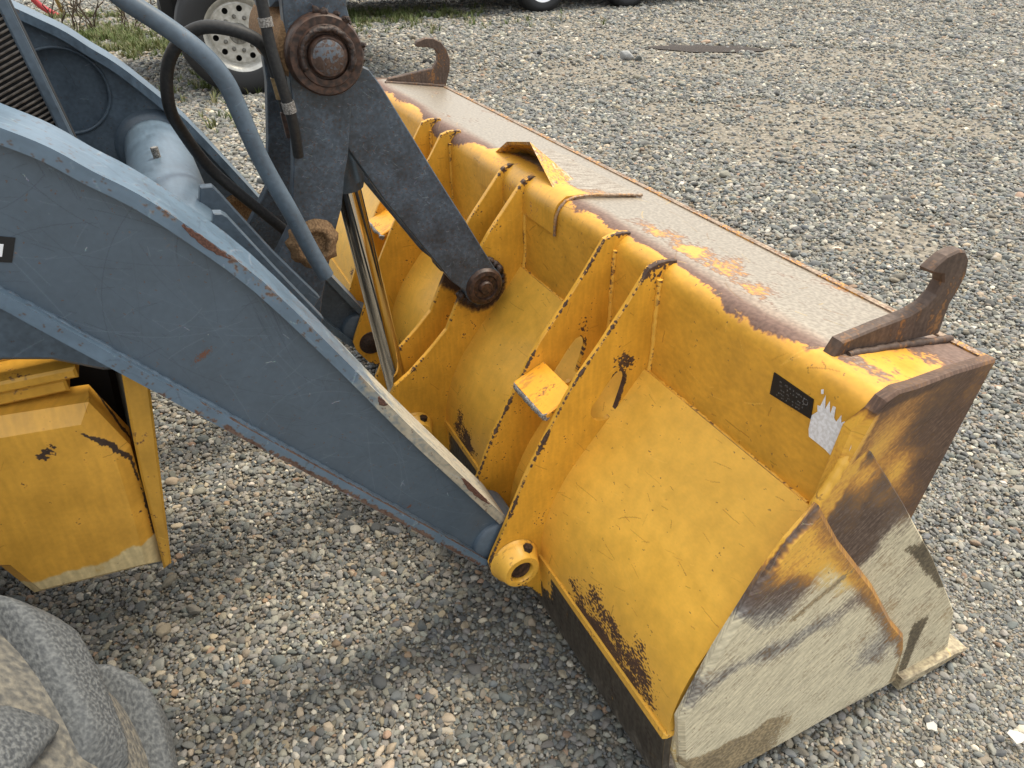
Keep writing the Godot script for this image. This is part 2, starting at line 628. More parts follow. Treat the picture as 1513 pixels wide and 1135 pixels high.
func make_materials():
	M.yellow = painted(512, 512, 0.5, 0.5, func(_x, _y): return Color(0.2, 0.0, 0.3), 11, YELLOW, {"tile": true, "marks": 200.0})
	M.weld = painted(256, 256, 0.25, 0.25, func(_x, _y): return Color(0.3, 0.0, 0.3), 12, YELLOW, {"tile": true, "marks": 100.0})
	M.slate = painted(512, 512, 0.7, 0.7, func(_x, _y): return Color(0.14, 0.0, 0.5), 13, SLATE, {"tile": true, "marks": 500.0, "dark_mark": [50, 58, 68], "pale_mark": [140, 150, 158], "mottle": 0.2, "streak": Vector2(1, 1)})
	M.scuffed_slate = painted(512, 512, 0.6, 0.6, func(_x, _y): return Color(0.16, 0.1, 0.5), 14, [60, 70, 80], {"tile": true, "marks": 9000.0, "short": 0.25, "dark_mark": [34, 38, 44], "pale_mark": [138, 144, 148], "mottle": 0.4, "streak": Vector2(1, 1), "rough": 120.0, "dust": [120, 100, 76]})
	M.rust = mottled(Color8(58, 38, 30), Color8(104, 70, 50), 0.2, 9, 0.75, 0.1, 0.06)
	M.hook = painted(256, 256, 0.3, 0.3, func(_x, _y): return Color(0.68, 0.0, 0.35), 15, [124, 88, 50], {"tile": true, "rust": [70, 54, 45], "steel": [98, 86, 77], "soft": 30.0})
	M.grease = mottled(Color8(28, 20, 17), Color8(66, 46, 36), 0.12, 12, 0.62, 0.0, 0.15)
	M.ring = mottled(Color8(40, 28, 23), Color8(78, 55, 43), 0.15, 8, 0.55, 0.1, 0.05)
	M.tan = mottled(Color8(92, 70, 48), Color8(140, 112, 80), 0.1, 14, 0.95, 0.0, 0.12)
	M.chrome = plain(Color8(200, 196, 190), 0.1, 1.0)
	M.rubber = plain(Color8(26, 27, 29), 0.6)
	M.hose = mottled(Color8(22, 23, 25), Color8(40, 40, 40), 0.1, 10, 0.6)
	M.black = plain(Color8(12, 12, 13), 0.6)
	M.brass = mottled(Color8(120, 100, 70), Color8(150, 128, 92), 0.1, 10, 0.6, 0.3)
	M.screen = mottled(Color8(70, 64, 58), Color8(110, 102, 94), 0.2, 10, 0.7)
	M.tyre_dust = mottled(Color8(70, 70, 69), Color8(118, 113, 102), 0.3, 20, 0.95, 0.0, 0.2, 512)
	M.tyre = mottled(Color8(56, 59, 62), Color8(100, 102, 102), 0.34, 44, 0.8, 0.0, 0.12, 512)
	M.steel_edge = painted(256, 256, 0.5, 0.5, func(_x, _y): return Color(0.9, 0.62, 0.8), 16, YELLOW, {"tile": true, "streak": Vector2(2, 1), "steel": [140, 132, 116], "dust": [168, 156, 128]})
	M.rust_yellow = painted(256, 256, 0.25, 0.25, func(_x, _y): return Color(0.48, 0.0, 0.2), 17, YELLOW, {"tile": true, "rust": [92, 58, 36], "steel": [120, 100, 84]})
	M.spacer = painted(256, 256, 0.25, 0.25, func(_x, _y): return Color(0.3, 0.05, 0.5), 18, [216, 150, 40], {"tile": true, "marks": 500.0})
	M.boss = painted(256, 256, 0.25, 0.25, func(_x, _y): return Color(0.3, 0.0, 0.1), 19, YELLOW, {"tile": true})
	M.strip = painted(256, 256, 0.3, 0.3, func(_x, _y): return Color(0.5, 0.0, 0.8), 20, [214, 156, 46], {"tile": true, "steel": [190, 180, 166]})
	M.flange = painted(512, 512, 0.6, 0.6, func(_x, _y): return Color(0.18, 0.0, 0.5), 23, [82, 98, 112], {"tile": true, "marks": 700.0, "dark_mark": [64, 74, 84], "pale_mark": [150, 156, 158], "mottle": 0.2, "rust": [84, 54, 42], "rough": 100.0})  # slate paint lightened: sky light on the flanges is put into the colour
	M.tube = painted(512, 512, 0.6, 0.6, func(_x, _y): return Color(0.15, 0.0, 0.5), 24, [86, 102, 116], {"tile": true, "marks": 700.0, "dark_mark": [70, 80, 90], "pale_mark": [130, 138, 144], "mottle": 0.15, "rough": 95.0})
	M.ochre = painted(256, 256, 0.3, 0.3, func(_x, _y): return Color(0.24, 0.2, 0.2), 25, [186, 140, 52], {"tile": true, "dust": [120, 104, 80]})
	M.lip = painted(256, 256, 0.3, 0.3, func(_x, _y): return Color(0.62, 0.0, 0.6), 26, [196, 140, 60], {"tile": true, "rust": [104, 76, 58], "steel": [166, 154, 136]})
	M.rough_steel = mottled(Color8(84, 80, 76), Color8(168, 166, 162), 0.06, 12, 0.6, 0.3)
	M.cap = painted(128, 128, 0.08, 0.08, func(x, _y): return Color(0.6, 0.0, 0.2), 27, [84, 95, 106], {"tile": true, "rust": [66, 46, 36], "marks": 1200.0, "pale_mark": [150, 156, 160]})
	M.flake = mottled(Color8(70, 46, 38), Color8(100, 70, 58), 0.05, 10, 0.85)
	M.alloy = mottled(Color8(168, 166, 158), Color8(192, 190, 184), 0.6, 8, 0.38, 0.55)
	M.hub = mottled(Color8(96, 94, 88), Color8(128, 126, 120), 0.2, 8, 0.5, 0.4)
	M.sticker = mottled(Color8(206, 204, 204), Color8(228, 228, 232), 0.06, 6, 0.6)
	M.white = plain(Color8(225, 226, 228), 0.6)
	M.paper = plain(Color8(190, 186, 176), 0.8)

# ------------------------------------------------------------------ ground
func icosphere(sub: int) -> Array:
	var t := (1.0 + sqrt(5.0)) / 2.0
	var v := []
	for a in [[-1, t, 0], [1, t, 0], [-1, -t, 0], [1, -t, 0], [0, -1, t], [0, 1, t], [0, -1, -t], [0, 1, -t], [t, 0, -1], [t, 0, 1], [-t, 0, -1], [-t, 0, 1]]:
		v.append(Vector3(a[0], a[1], a[2]).normalized())
	var f := []
	for a in ["0 11 5", "0 5 1", "0 1 7", "0 7 10", "0 10 11", "1 5 9", "5 11 4", "11 10 2", "10 7 6", "7 1 8", "3 9 4", "3 4 2", "3 2 6", "3 6 8", "3 8 9", "4 9 5", "2 4 11", "6 2 10", "8 6 7", "9 8 1"]:
		var s: PackedStringArray = a.split(" ")
		f.append([int(s[0]), int(s[1]), int(s[2])])
	for k in sub:
		var mid := {}
		var nf := []
		for q in f:
			var m := []
			for e in 3:
				var i: int = q[e]
				var j: int = q[(e + 1) % 3]
				var key := Vector2i(mini(i, j), maxi(i, j))
				if not mid.has(key):
					mid[key] = v.size()
					v.append((v[i] + v[j]).normalized())
				m.append(mid[key])
			nf.append_array([[q[0], m[0], m[2]], [q[1], m[1], m[0]], [q[2], m[2], m[1]], [m[0], m[1], m[2]]])
		f = nf
	return [v, f]

func stone_mesh(sd: int, sub: int, facets: int) -> ArrayMesh:
	var s := icosphere(sub)
	var r := RandomNumberGenerator.new()
	r.seed = sd
	var n := FastNoiseLite.new()
	n.seed = sd
	n.frequency = 0.7
	n.fractal_octaves = 2
	var cuts := []
	for k in facets:
		cuts.append([Vector3(r.randfn(), r.randfn(), r.randfn()).normalized(), r.randf_range(0.6, 0.95)])
	var st := mb()
	st.set_smooth_group(1)
	var P := []
	for v in s[0]:
		var p: Vector3 = v * (1.0 + 0.28 * n.get_noise_3dv(v * 1.6))
		for c in cuts:
			var d: float = p.dot(c[0]) - c[1]
			if d > 0:
				p -= c[0] * d * 0.88
		P.append(p * 0.5)
	for q in s[1]:
		tri(st, 1, P[q[0]], P[q[1]], P[q[2]])
	st.generate_normals()
	return st.commit()

func stone_color(r: RandomNumberGenerator) -> Color:
	var k := r.randf()
	var c: Color
	if k < 0.34: c = Color(0.19, 0.19, 0.18)
	elif k < 0.6: c = Color(0.138, 0.149, 0.153)
	elif k < 0.77: c = Color(0.27, 0.264, 0.24)
	elif k < 0.86: c = Color(0.225, 0.202, 0.166)
	elif k < 0.91: c = Color(0.33, 0.28, 0.215)
	elif k < 0.94: c = Color(0.095, 0.099, 0.102)
	elif k < 0.955: c = Color(0.28, 0.2, 0.145)
	else: c = Color(0.45, 0.43, 0.375)
	var v := r.randf_range(0.75, 1.5)
	return Color(c.r * v * r.randf_range(0.98, 1.08), c.g * v, c.b * v * r.randf_range(0.88, 1.0))

func build_ground():
	# packed fines under the stones
	var w := 1024
	var n1 := FastNoiseLite.new()
	n1.seed = 21
	n1.noise_type = FastNoiseLite.TYPE_CELLULAR
	n1.frequency = 0.055
	n1.cellular_return_type = FastNoiseLite.RETURN_DISTANCE
	var h := n1.get_seamless_image(w, w)
	h.convert(Image.FORMAT_L8)
	var n2 := FastNoiseLite.new()
	n2.seed = 22
	n2.frequency = 0.02
	n2.fractal_octaves = 6
	var t := n2.get_seamless_image(w, w)
	t.convert(Image.FORMAT_L8)
	var hb := h.get_data()
	var tb := t.get_data()
	var out := PackedByteArray()
	out.resize(w * w * 3)
	for i in w * w:
		var v := 0.72 + 0.28 * (1.0 - hb[i] / 255.0) + (tb[i] - 128.0) * 0.0022
		out[i * 3] = int(clampf(140 * v, 0, 255))
		out[i * 3 + 1] = int(clampf(132 * v, 0, 255))
		out[i * 3 + 2] = int(clampf(118 * v, 0, 255))
	var m := StandardMaterial3D.new()
	m.albedo_texture = tex(out, w, w)
	m.roughness = 0.95
	m.uv1_triplanar = true
	m.uv1_world_triplanar = true
	m.uv1_scale = Vector3.ONE / 1.1
	m.normal_enabled = true
	var nm: Image = h.duplicate()
	nm.convert(Image.FORMAT_RGBA8)
	nm.bump_map_to_normal_map(6.0)
	m.normal_texture = ImageTexture.create_from_image(nm)
	M.fines = m
	var st := mb()
	var A := 150.0
	quad(st, 1, Vector3(-A, 0, A), Vector3(A, 0, A), Vector3(A, 0, -A), Vector3(-A, 0, -A))
	var ground := obj("gravel_ground", st, m)
	ground.set_meta("kind", "structure")
	scatter(ground)

func scatter(ground: Node):
	var r := RandomNumberGenerator.new()
	r.seed = 99
	var bare := FastNoiseLite.new()
	bare.seed = 5
	bare.frequency = 0.33
	bare.fractal_octaves = 3
	var eye := Vector3(0, 1.5, 0)
	var head := deg_to_rad(25.872)
	var fw := Vector3(sin(head), 0, -cos(head))
	var rt := Vector3(cos(head), 0, sin(head))
	var meshes := [stone_mesh(1, 2, 12), stone_mesh(2, 2, 16), stone_mesh(3, 2, 8), stone_mesh(4, 2, 20)]
	var rows := [[], [], [], []]
	var d := 0.35
	while d < 19.5:
		var cell := 0.0088 * pow(maxf(d, 1.6) / 1.6, 0.56)
		var half := 0.72 * d + 0.95
		var a := -half
		while a < half:
			var p := fw * (d + (r.randf() - 0.5) * cell) + rt * (a + (r.randf() - 0.5) * cell)
			a += cell
			var b := bare.get_noise_2d(p.x, p.z) + 0.45 * bare.get_noise_2d(p.x * 5.0 + 40, p.z * 5.0)
			# tracks of packed fines: ahead of the bucket and far to the right
			b += 0.32 * exp(-pow((p.x - 1.45 - 0.25 * (p.z + 0.2)) / 0.35, 2.0)) * (1.0 if p.z > -0.75 else exp(-pow((p.z + 0.75) / 0.3, 2.0)))
			if p.x > 4.0:
				b += 0.3 * exp(-pow((p.z + 6.6 - 0.28 * (p.x - 8.0)) / 0.7, 2.0)) + 0.3 * exp(-pow((p.z + 3.9 - 0.3 * (p.x - 6.0)) / 0.5, 2.0))
			var thin := smoothstep(0.1, 0.36, b + clampf((d - 3.5) * 0.03, 0.0, 0.16))
			if p.x < 0.75 and d < 3.0:
				thin = 0.0
			if pow((p.x - 6.6) * 0.86 + (p.z + 7.95) * 0.5, 2.0) / 0.62 + pow((p.x - 6.6) * 0.5 - (p.z + 7.95) * 0.86, 2.0) / 0.11 < 1.0 and r.randf() < 0.85:
				continue
			if r.randf() < thin * (0.6 if d < 3.5 else 0.8):
				if d < 3.4:
					for g in 3:
						var gs := r.randf_range(0.003, 0.009)
						var gp := p + Vector3(r.randf() - 0.5, 0, r.randf() - 0.5) * cell * 1.6
						rows[r.randi() % 4].append([Transform3D(Basis(Vector3.UP, r.randf() * TAU).scaled_local(Vector3(gs * 1.3, gs * 0.8, gs)), Vector3(gp.x, gs * 0.2, gp.z)), stone_color(r), 0.0, gp])
				continue
			var k := r.randf()
			var s := cell * (0.95 + 0.75 * k * k * k * 2.0 - 0.15 * r.randf())
			if r.randf() < 0.02:
				s *= 1.7
			var q := Vector3(s * r.randf_range(0.95, 1.7), s * r.randf_range(0.5, 0.95), s * r.randf_range(0.75, 1.15))
			var bs := Basis(Vector3.UP, r.randf() * TAU) * Basis(Vector3.RIGHT, r.randfn(0, 0.28)) * Basis(Vector3.BACK, r.randfn(0, 0.28))
			if r.randf() < 0.5:
				bs = bs * Basis(Vector3.RIGHT, PI)
			var y := q.y * r.randf_range(0.02, 0.4) + r.randf() * 0.004
			if r.randf() < 0.25:
				y += cell * 0.35
			y -= thin * q.y * 0.3
			var c := stone_color(r)
			var tf := Transform3D(bs.scaled_local(q), Vector3(p.x, y, p.z))
			rows[r.randi() % 4].append([tf, c, s / (p + Vector3(0, -1.5, 0)).length(), p])
			# grit between the stones
			if d < 2.8 and r.randf() < 0.18 + thin * 0.6:
				for g in (1 if thin < 0.1 else 3):
					var gs := r.randf_range(0.003, 0.0085)
					var gp := p + Vector3(r.randf() - 0.5, 0, r.randf() - 0.5) * cell * 1.6
					rows[r.randi() % 4].append([Transform3D(Basis(Vector3.UP, r.randf() * TAU).scaled_local(Vector3(gs * 1.3, gs * 0.8, gs)), Vector3(gp.x, gs * 0.2 + (0.0 if thin > 0.1 else r.randf() * 0.006), gp.z)), stone_color(r), 0.0, gp])
		d += cell
	# the stones that show largest become single objects
	var cam_ok := func(p: Vector3) -> bool:
		var v := p - eye
		var z := v.dot(fw) * cos(deg_to_rad(32.865)) - v.y * sin(deg_to_rad(32.865))
		var yy := v.dot(fw) * sin(deg_to_rad(32.865)) + v.y * cos(deg_to_rad(32.865))
		if z < 0.3 or absf(yy / z) > 0.51 or absf(v.dot(rt) / z) > 0.68:
			return false
		return not (p.z < -0.55 and p.x > 0.5 and p.x < 1.4) and not (p.x < -0.15 and p.z < -0.4) 
	var best := []
	for m in 4:
		for i in rows[m].size():
			var e = rows[m][i]
			if e[2] > 0.0065 and cam_ok.call(e[3]):
				best.append([e[2], m, i])
	best.sort_custom(func(x, y): return x[0] > y[0])
	var single := {}
	var mats := []
	var speck := mottled(Color8(205, 205, 205), Color8(255, 255, 255), 0.7, 24, 0.85, 0.0, 0.0, 256, 31)
	for i in 16:
		var mm: StandardMaterial3D = speck.duplicate()
		mm.albedo_color = stone_color(r).linear_to_srgb()
		mm.uv1_scale = Vector3.ONE * 1.6
		mats.append(mm)
	for i in mini(295, best.size()):
		var e = rows[best[i][1]][best[i][2]]
		single[Vector2i(best[i][1], best[i][2])] = true
		var o := MeshInstance3D.new()
		o.name = "stone"
		o.mesh = meshes[best[i][1]]
		o.transform = e[0]
		o.material_override = mats[i % 16]
		ground.add_child(o, true)
	var vm: StandardMaterial3D = speck.duplicate()
	vm.vertex_color_use_as_albedo = true
	vm.uv1_scale = Vector3.ONE * 1.6
	var total := 0
	for m in 4:
		var buf := PackedFloat32Array()
		buf.resize(rows[m].size() * 16)
		var k := 0
		for i in rows[m].size():
			if single.has(Vector2i(m, i)):
				continue
			var tf: Transform3D = rows[m][i][0]
			var c: Color = rows[m][i][1]
			var b := tf.basis
			for q in 3:
				buf[k] = b.x[q]
				buf[k + 1] = b.y[q]
				buf[k + 2] = b.z[q]
				buf[k + 3] = tf.origin[q]
				k += 4
			buf[k] = c.r
			buf[k + 1] = c.g
			buf[k + 2] = c.b
			buf[k + 3] = 1.0
			k += 4
		buf.resize(k)
		var mm := MultiMesh.new()
		mm.transform_format = MultiMesh.TRANSFORM_3D
		mm.use_colors = true
		mm.mesh = meshes[m]
		mm.instance_count = k / 16
		mm.buffer = buf
		total += k / 16
		var mi := MultiMeshInstance3D.new()
		mi.name = ["smooth_gravel", "angular_gravel", "round_gravel", "chipped_gravel"][m]
		mi.multimesh = mm
		mi.material_override = vm
		mi.set_meta("kind", "stuff")
		ground.add_child(mi, true)
	print("stones ", total)

# ------------------------------------------------------------------ the loader
func near_edge(path: PackedVector2Array, p: Vector2) -> float:
	var best := 1e9
	for i in path.size() - 1:
		best = minf(best, p.distance_to(Geometry2D.get_closest_point_to_segment(p, path[i], path[i + 1])))
	return best

func build_loader():
	var L := thing("wheel_loader", "yellow and slate grey wheel loader with a worn yellow bucket lowered onto the gravel", "wheel loader")
	build_bucket(L)
	build_arms(L)
	build_linkage(L)
	build_front(L)
	build_body(L)

func side_warp(x: float, y: float) -> float:
	return 0.034 * clampf((y - 0.83) / 0.07, 0.0, 1.0) * clampf((1.12 - x) / 0.22, 0.0, 1.0)

func sheet_end(_x: float, y: float) -> float:
	return ZN - 0.012 + side_warp(_x, y)

const ZN := -0.576
const ZF := -3.07

func build_bucket(L: Node):
	# --- rear sheet, curved shell and heel
	var low_prof := spline2(pts([0.829, 0.684, 0.773, 0.612, 0.717, 0.542, 0.676, 0.49, 0.642, 0.437, 0.615, 0.375, 0.601, 0.31, 0.597, 0.25]), 4)
	var shell_mat := painted(1280, 448, 2.49, 0.52, func(x, y):
		var r := 0.15
		var b := 0.1
		var edge := sm(0.36, 0.5, y)
		var patch := maxf(1.0 - absf(x - 0.2) / 0.22, maxf(1.0 - absf(x - 0.93) / 0.1, maxf(1.0 - absf(x - 1.45) / 0.06, 1.0 - absf(x - 1.98) / 0.12)))
		r += edge * clampf(patch * 1.6, 0.0, 1.0) * 0.55
		return Color(r, 0.08, b), 41, YELLOW, {"dust": [228, 186, 106], "rust": [70, 48, 36], "steel": [98, 84, 74], "marks": 420.0, "dots": 0.4, "faint": 0.8, "streak": Vector2(2, 5), "mottle": 0.07})
	var st := mb()
	sheet(st, low_prof, 0.014, ZF, ZN + 0.006, -1.0)
	var bucket := obj("bucket", st, shell_mat, L, "wide yellow loader bucket with its back towards the loader arms")
	var top_prof := pts([1.14, 0.884, 1.06, 0.897, 0.98, 0.909, 0.905, 0.92])
	for k in 9:
		var a := deg_to_rad(99.0 + 81.0 * (k + 1) / 9.0)
		top_prof.append(Vector2(0.871 + 0.041 * cos(a), 0.882 + 0.041 * sin(a)))
	top_prof.append(Vector2(0.83, 0.8))
	top_prof.append(Vector2(0.83, 0.684))
	var tn := FastNoiseLite.new()
	tn.seed = 8
	tn.frequency = 2.2
	tn.fractal_octaves = 3
	var top_mat := painted(1536, 320, 2.49, 0.51, func(x, y):
		var v: float = tn.get_noise_2d(x, y * 1.5)
		var r := 0.95
		var b := 0.95
		if y < 0.235:
			r = 0.92 + v * 0.45
			r -= 0.5 * exp(-pow((x - 1.15) / 0.13, 2.0)) * sm(0.06, 0.2, y)
			r -= 0.34 * exp(-pow((x - 0.55) / 0.2, 2.0)) * sm(0.1, 0.2, y)
			if x < 0.12:
				r = 0.26 + v * 0.3 + 0.62 * sm(0.14, 0.06, y)
				b = 0.25
		else:
			b = 0.14 + 0.6 * sm(0.262, 0.235, y + v * 0.02)
			r = lerpf(0.9, 0.2, sm(0.258, 0.3, y + v * 0.055))
			if x < 0.13:
				r = lerpf(0.55, 0.2, sm(0.25, 0.285, y + v * 0.05))
		return Color(clampf(r, 0.2, 1.0), 0.0, b), 42, [208, 154, 54], {"rust": [92, 66, 56], "steel": [168, 158, 142], "marks": 240.0, "metal": 200.0, "streak": Vector2(2, 1), "steel_grain": 0.0002, "grain": 0.0002, "soft": 20.0, "kb": 0.24, "ka": 0.4, "warm": [176, 118, 66]})
	st = mb()
	sheet(st, top_prof, 0.014, ZF, ZN + 0.014, 1.0, sheet_end)
	obj("rear_sheet", st, top_mat, bucket)
	# lip along the front of the top sheet
	st = mb()
	box(st, Vector3(1.132, 0.872, ZF), Vector3(1.146, 0.8885, ZN - 0.012), 0.003)
	obj("top_lip", st, M.lip, bucket)
	# rail where the shell meets the heel plate
	st = mb()
	box(st, Vector3(0.578, 0.244, ZF), Vector3(0.604, 0.262, ZN + 0.008), 0.006)
	obj("shell_rail", st, M.yellow, bucket)
	var heel_mat := painted(1024, 256, 2.49, 0.62, func(x, y):
		return Color(0.24 + 0.62 * maxf(sm(0.45, 0.4, x), maxf(sm(0.04, 0.09, y), sm(0.7, 0.74, x) * sm(1.06, 1.03, x))), 0.08 + 0.42 * sm(0.02, 0.13, y), 0.8), 43, YELLOW, {"rust": [52, 44, 38], "steel": [92, 86, 78], "dust": [124, 119, 110], "streak": Vector2(1, 5)})
	var heel := spline2(pts([0.598, 0.25, 0.602, 0.18, 0.611, 0.1, 0.63, 0.045, 0.68, 0.012, 0.78, 0.004, 1.0, 0.002, 1.34, 0.0]), 3)
	st = mb()
	sheet(st, heel, 0.016, ZF, ZN + 0.005, -1.0)
	obj("heel_plate", st, heel_mat, bucket)
	# cutting edge
	st = mb()
	plate(st, pts([1.235, 0.05, 1.272, 0.046, 1.416, 0.044, 1.458, 0.031, 1.45, 0.024, 1.272, 0.012, 1.235, 0.01]), ZF - 0.04, -0.542, 0.004)
	obj("cutting_edge", st, M.steel_edge, bucket)
	# --- near and far sides
	var rect := Rect2(0.55, -0.05, 0.95, 1.0)
	var main_out := pts([0.832, 0.9, 0.846, 0.918, 0.87, 0.927, 0.905, 0.924, 1.02, 0.908, 1.148, 0.888, 1.142, 0.87, 1.084, 0.567, 1.065, 0.55, 0.98, 0.6, 0.87, 0.72, 0.822, 0.68, 0.824, 0.86])
	var side_noise := FastNoiseLite.new()
	side_noise.seed = 77
	side_noise.frequency = 3.0
	side_noise.fractal_octaves = 3
	var main_mat := painted(640, 672, 0.95, 1.0, func(x, y):
		var px: float = x + 0.55
		var py: float = 0.95 - y
		var v: float = side_noise.get_noise_2d(px, py * 1.3)
		var yellow := exp(-(pow((px - 0.91) / 0.06, 2.0) + pow((py - 0.8) / 0.09, 2.0))) + 0.9 * exp(-(pow((px - 0.985) / 0.04, 2.0) + pow((py - 0.71) / 0.06, 2.0))) + (1.0 if px < 0.846 else 0.0)
		var r := 0.82 - 0.55 * minf(yellow, 1.0) + v * 0.3
		r = maxf(r, 0.9 * sm(0.885, 0.9, py))
		return Color(clampf(r, 0.12, 0.95), 0.2 * sm(0.75, 0.6, py), 0.22 + v * 0.3), 44, YELLOW, {"rust": [72, 50, 38], "steel": [118, 102, 88], "dust": [150, 134, 104], "angle": -0.7, "soft": 85.0, "step": 6})
	st = mb()
	plate(st, main_out, ZN - 0.02, ZN, 0.004, rect, [], side_warp)
	obj("side_plate", st, main_mat, bucket, "near side plate of the bucket, rusty brown above and dusty below")
	var far_side := obj("side_plate", shifted(pts([0.832, 0.9, 0.87, 0.927, 1.148, 0.888, 1.084, 0.567, 1.31, 0.27, 1.41, 0.06, 1.36, 0.012, 0.75, 0.012, 0.64, 0.06, 0.616, 0.3, 0.66, 0.44, 0.822, 0.68]), ZF - 0.008, ZF + 0.012, rect), main_mat, bucket)
	far_side.set_meta("label", "far side plate of the bucket")
	var mid_out := pts([0.852, 0.838, 1.017, 0.644, 1.065, 0.583, 1.18, 0.44, 1.297, 0.279, 1.361, 0.188, 1.415, 0.024, 1.37, 0.013, 0.72, 0.016, 0.64, 0.07, 0.6, 0.2, 0.6, 0.3, 0.655, 0.46, 0.72, 0.57, 0.792, 0.716])
	var mid_mat := painted(640, 672, 0.95, 1.0, func(x, y):
		var px: float = x + 0.55
		var py: float = 0.95 - y
		var v: float = side_noise.get_noise_2d(px * 1.4 + 3.0, py * 1.2)
		var r := 0.85 - 0.55 * exp(-(pow((px - 0.885) / 0.04, 2.0) + pow((py - 0.755) / 0.035, 2.0))) + v * 0.25
		if px < 0.845 + (py - 0.73) * 0.4:
			r = 0.3
		var g := sm(0.03, -0.05, py - 0.565 - 0.68 * (px - 0.93) + v * 0.1) * 0.82
		var q := py - (0.42 - 1.05 * (px - 1.18))
		var mud := sm(-0.035, 0.0, q + v * 0.03) * sm(0.29, 0.33, py) * sm(0.55, 0.47, py)
		mud = maxf(mud, sm(0.03, 0.012, absf(px - 1.245 - 0.1 * (0.15 - py)) + v * 0.02) * sm(0.26, 0.2, py))
		return Color(clampf(r, 0.1, 0.95), clampf(g, 0.0, 1.0), lerpf(0.25, 0.85, g), 1.0 - mud), 45, YELLOW, {"rust": [74, 54, 42], "steel": [134, 128, 122], "dust": [192, 181, 152], "mud": [86, 76, 58], "angle": -0.7, "soft": 85.0, "step": 6, "marks": 420.0, "dark_mark": [120, 112, 100], "pale_mark": [196, 186, 158]})
	st = mb()
	plate(st, mid_out, ZN + 0.001, ZN + 0.014, 0.003, rect)
	obj("side_wear_plate", st, mid_mat, bucket)
	var low_out := pts([0.785, 0.738, 0.857, 0.635, 0.996, 0.464, 1.106, 0.308, 1.172, 0.23, 1.19, 0.185, 1.216, 0.054, 1.133, 0.066, 0.963, 0.05, 0.753, 0.045, 0.66, 0.1, 0.612, 0.17, 0.584, 0.33, 0.637, 0.488, 0.702, 0.63, 0.736, 0.685])
	var ridge := pts([0.785, 0.738, 0.857, 0.635, 0.996, 0.464, 1.106, 0.308, 1.172, 0.23, 1.19, 0.185])
	var rear_low := pts([0.66, 0.1, 0.612, 0.17, 0.584, 0.33, 0.637, 0.488, 0.702, 0.63, 0.736, 0.685, 0.785, 0.738])
	var low_mat := painted(768, 808, 0.95, 1.0, func(x, y):
		var px: float = x + 0.55
		var py: float = 0.95 - y
		var v: float = side_noise.get_noise_2d(px * 1.2 + 9.0, py * 1.2)
		var yb := 0.633 - 0.45 * (px - 0.7) if px < 0.82 else 0.579 - 0.9 * (px - 0.82)
		var t := py - yb + v * 0.07
		var d := near_edge(ridge, Vector2(px, py))
		var r := lerpf(0.86, 0.2, sm(-0.02, 0.03, t))
		r = lerpf(r, 0.52, sm(0.045, 0.005, d))
		r = maxf(r, 0.95 * sm(0.007, 0.003, near_edge(rear_low, Vector2(px, py))))
		var g := 0.92 * sm(-0.02, -0.14, t - 0.13 * sm(0.74, 0.86, px))
		g = maxf(g, 0.55 * sm(0.82, 0.9, px) * sm(0.03, -0.03, t))
		g *= sm(0.006, 0.045, d)
		g *= 1.0 - 0.5 * exp(-pow((py - 0.4 - 0.13 * (px - 0.64) + v * 0.04) / 0.03, 2.0))
		g *= 1.0 - 0.5 * exp(-(pow((px - 1.08) / 0.07, 2.0) + pow((py - 0.24) / 0.07, 2.0)))
		var mud := 0.9 * sm(0.185, 0.14, py + v * 0.06) * sm(0.95, 0.8, px)
		mud = maxf(mud, sm(0.235, 0.215, py) * sm(0.04, 0.025, 1.215 - px))
		mud = maxf(mud, 0.7 * exp(-pow((py - 0.52 - 0.55 * (px - 0.86)) / 0.014, 2.0)) * sm(0.1, 0.05, absf(px - 0.85)))
		return Color(r, g, lerpf(0.12, 0.95, sm(0.02, -0.1, t)), 1.0 - mud), 46, YELLOW, {"rust": [86, 64, 50], "steel": [140, 139, 140], "dust": [196, 185, 156], "mud": [132, 116, 88], "angle": -0.7, "soft": 75.0, "step": 6, "marks": 900.0, "dark_mark": [132, 124, 118], "pale_mark": [210, 200, 172]})
	st = mb()
	plate(st, low_out, ZN + 0.013, ZN + 0.031, 0.009, rect)
	obj("heel_wear_plate", st, low_mat, bucket)
	bead("weld_seam", [Vector3(0.79, 0.716, ZN + 0.01), Vector3(0.812, 0.76, ZN + 0.01), Vector3(0.84, 0.82, ZN + 0.01), Vector3(0.852, 0.842, ZN + 0.004)], 0.0085, M.weld, bucket)
	# --- ribs
	var rear := [0.868, 0.927, 0.845, 0.93, 0.825, 0.929, 0.803, 0.922, 0.762, 0.858, 0.705, 0.777, 0.659, 0.717, 0.633, 0.675, 0.588, 0.588, 0.544, 0.501, 0.497, 0.382, 0.465, 0.309, 0.457, 0.285, 0.464, 0.255, 0.5, 0.2, 0.562, 0.16, 0.6, 0.1]
	var front := [0.63, 0.09, 0.612, 0.25, 0.63, 0.37, 0.66, 0.45, 0.73, 0.54, 0.838, 0.67, 0.84, 0.88, 0.868, 0.915]
	var mid_rear := [0.868, 0.927, 0.845, 0.93, 0.824, 0.922, 0.727, 0.8, 0.684, 0.735, 0.655, 0.67, 0.623, 0.603, 0.6, 0.553, 0.556, 0.508, 0.487, 0.446, 0.444, 0.418, 0.424, 0.38, 0.425, 0.32, 0.45, 0.262, 0.5, 0.228, 0.56, 0.19, 0.6, 0.1]
	var hole1 := spline2(pts([0.757, 0.699, 0.765, 0.69, 0.766, 0.675, 0.755, 0.632, 0.747, 0.608, 0.731, 0.595, 0.711, 0.599, 0.699, 0.615, 0.7, 0.63, 0.712, 0.647, 0.731, 0.676, 0.749, 0.697]), 3)
	if area(hole1) > 0:
		hole1 = inset(hole1, -0.005)
	else:
		hole1 = inset(hole1, 0.005)
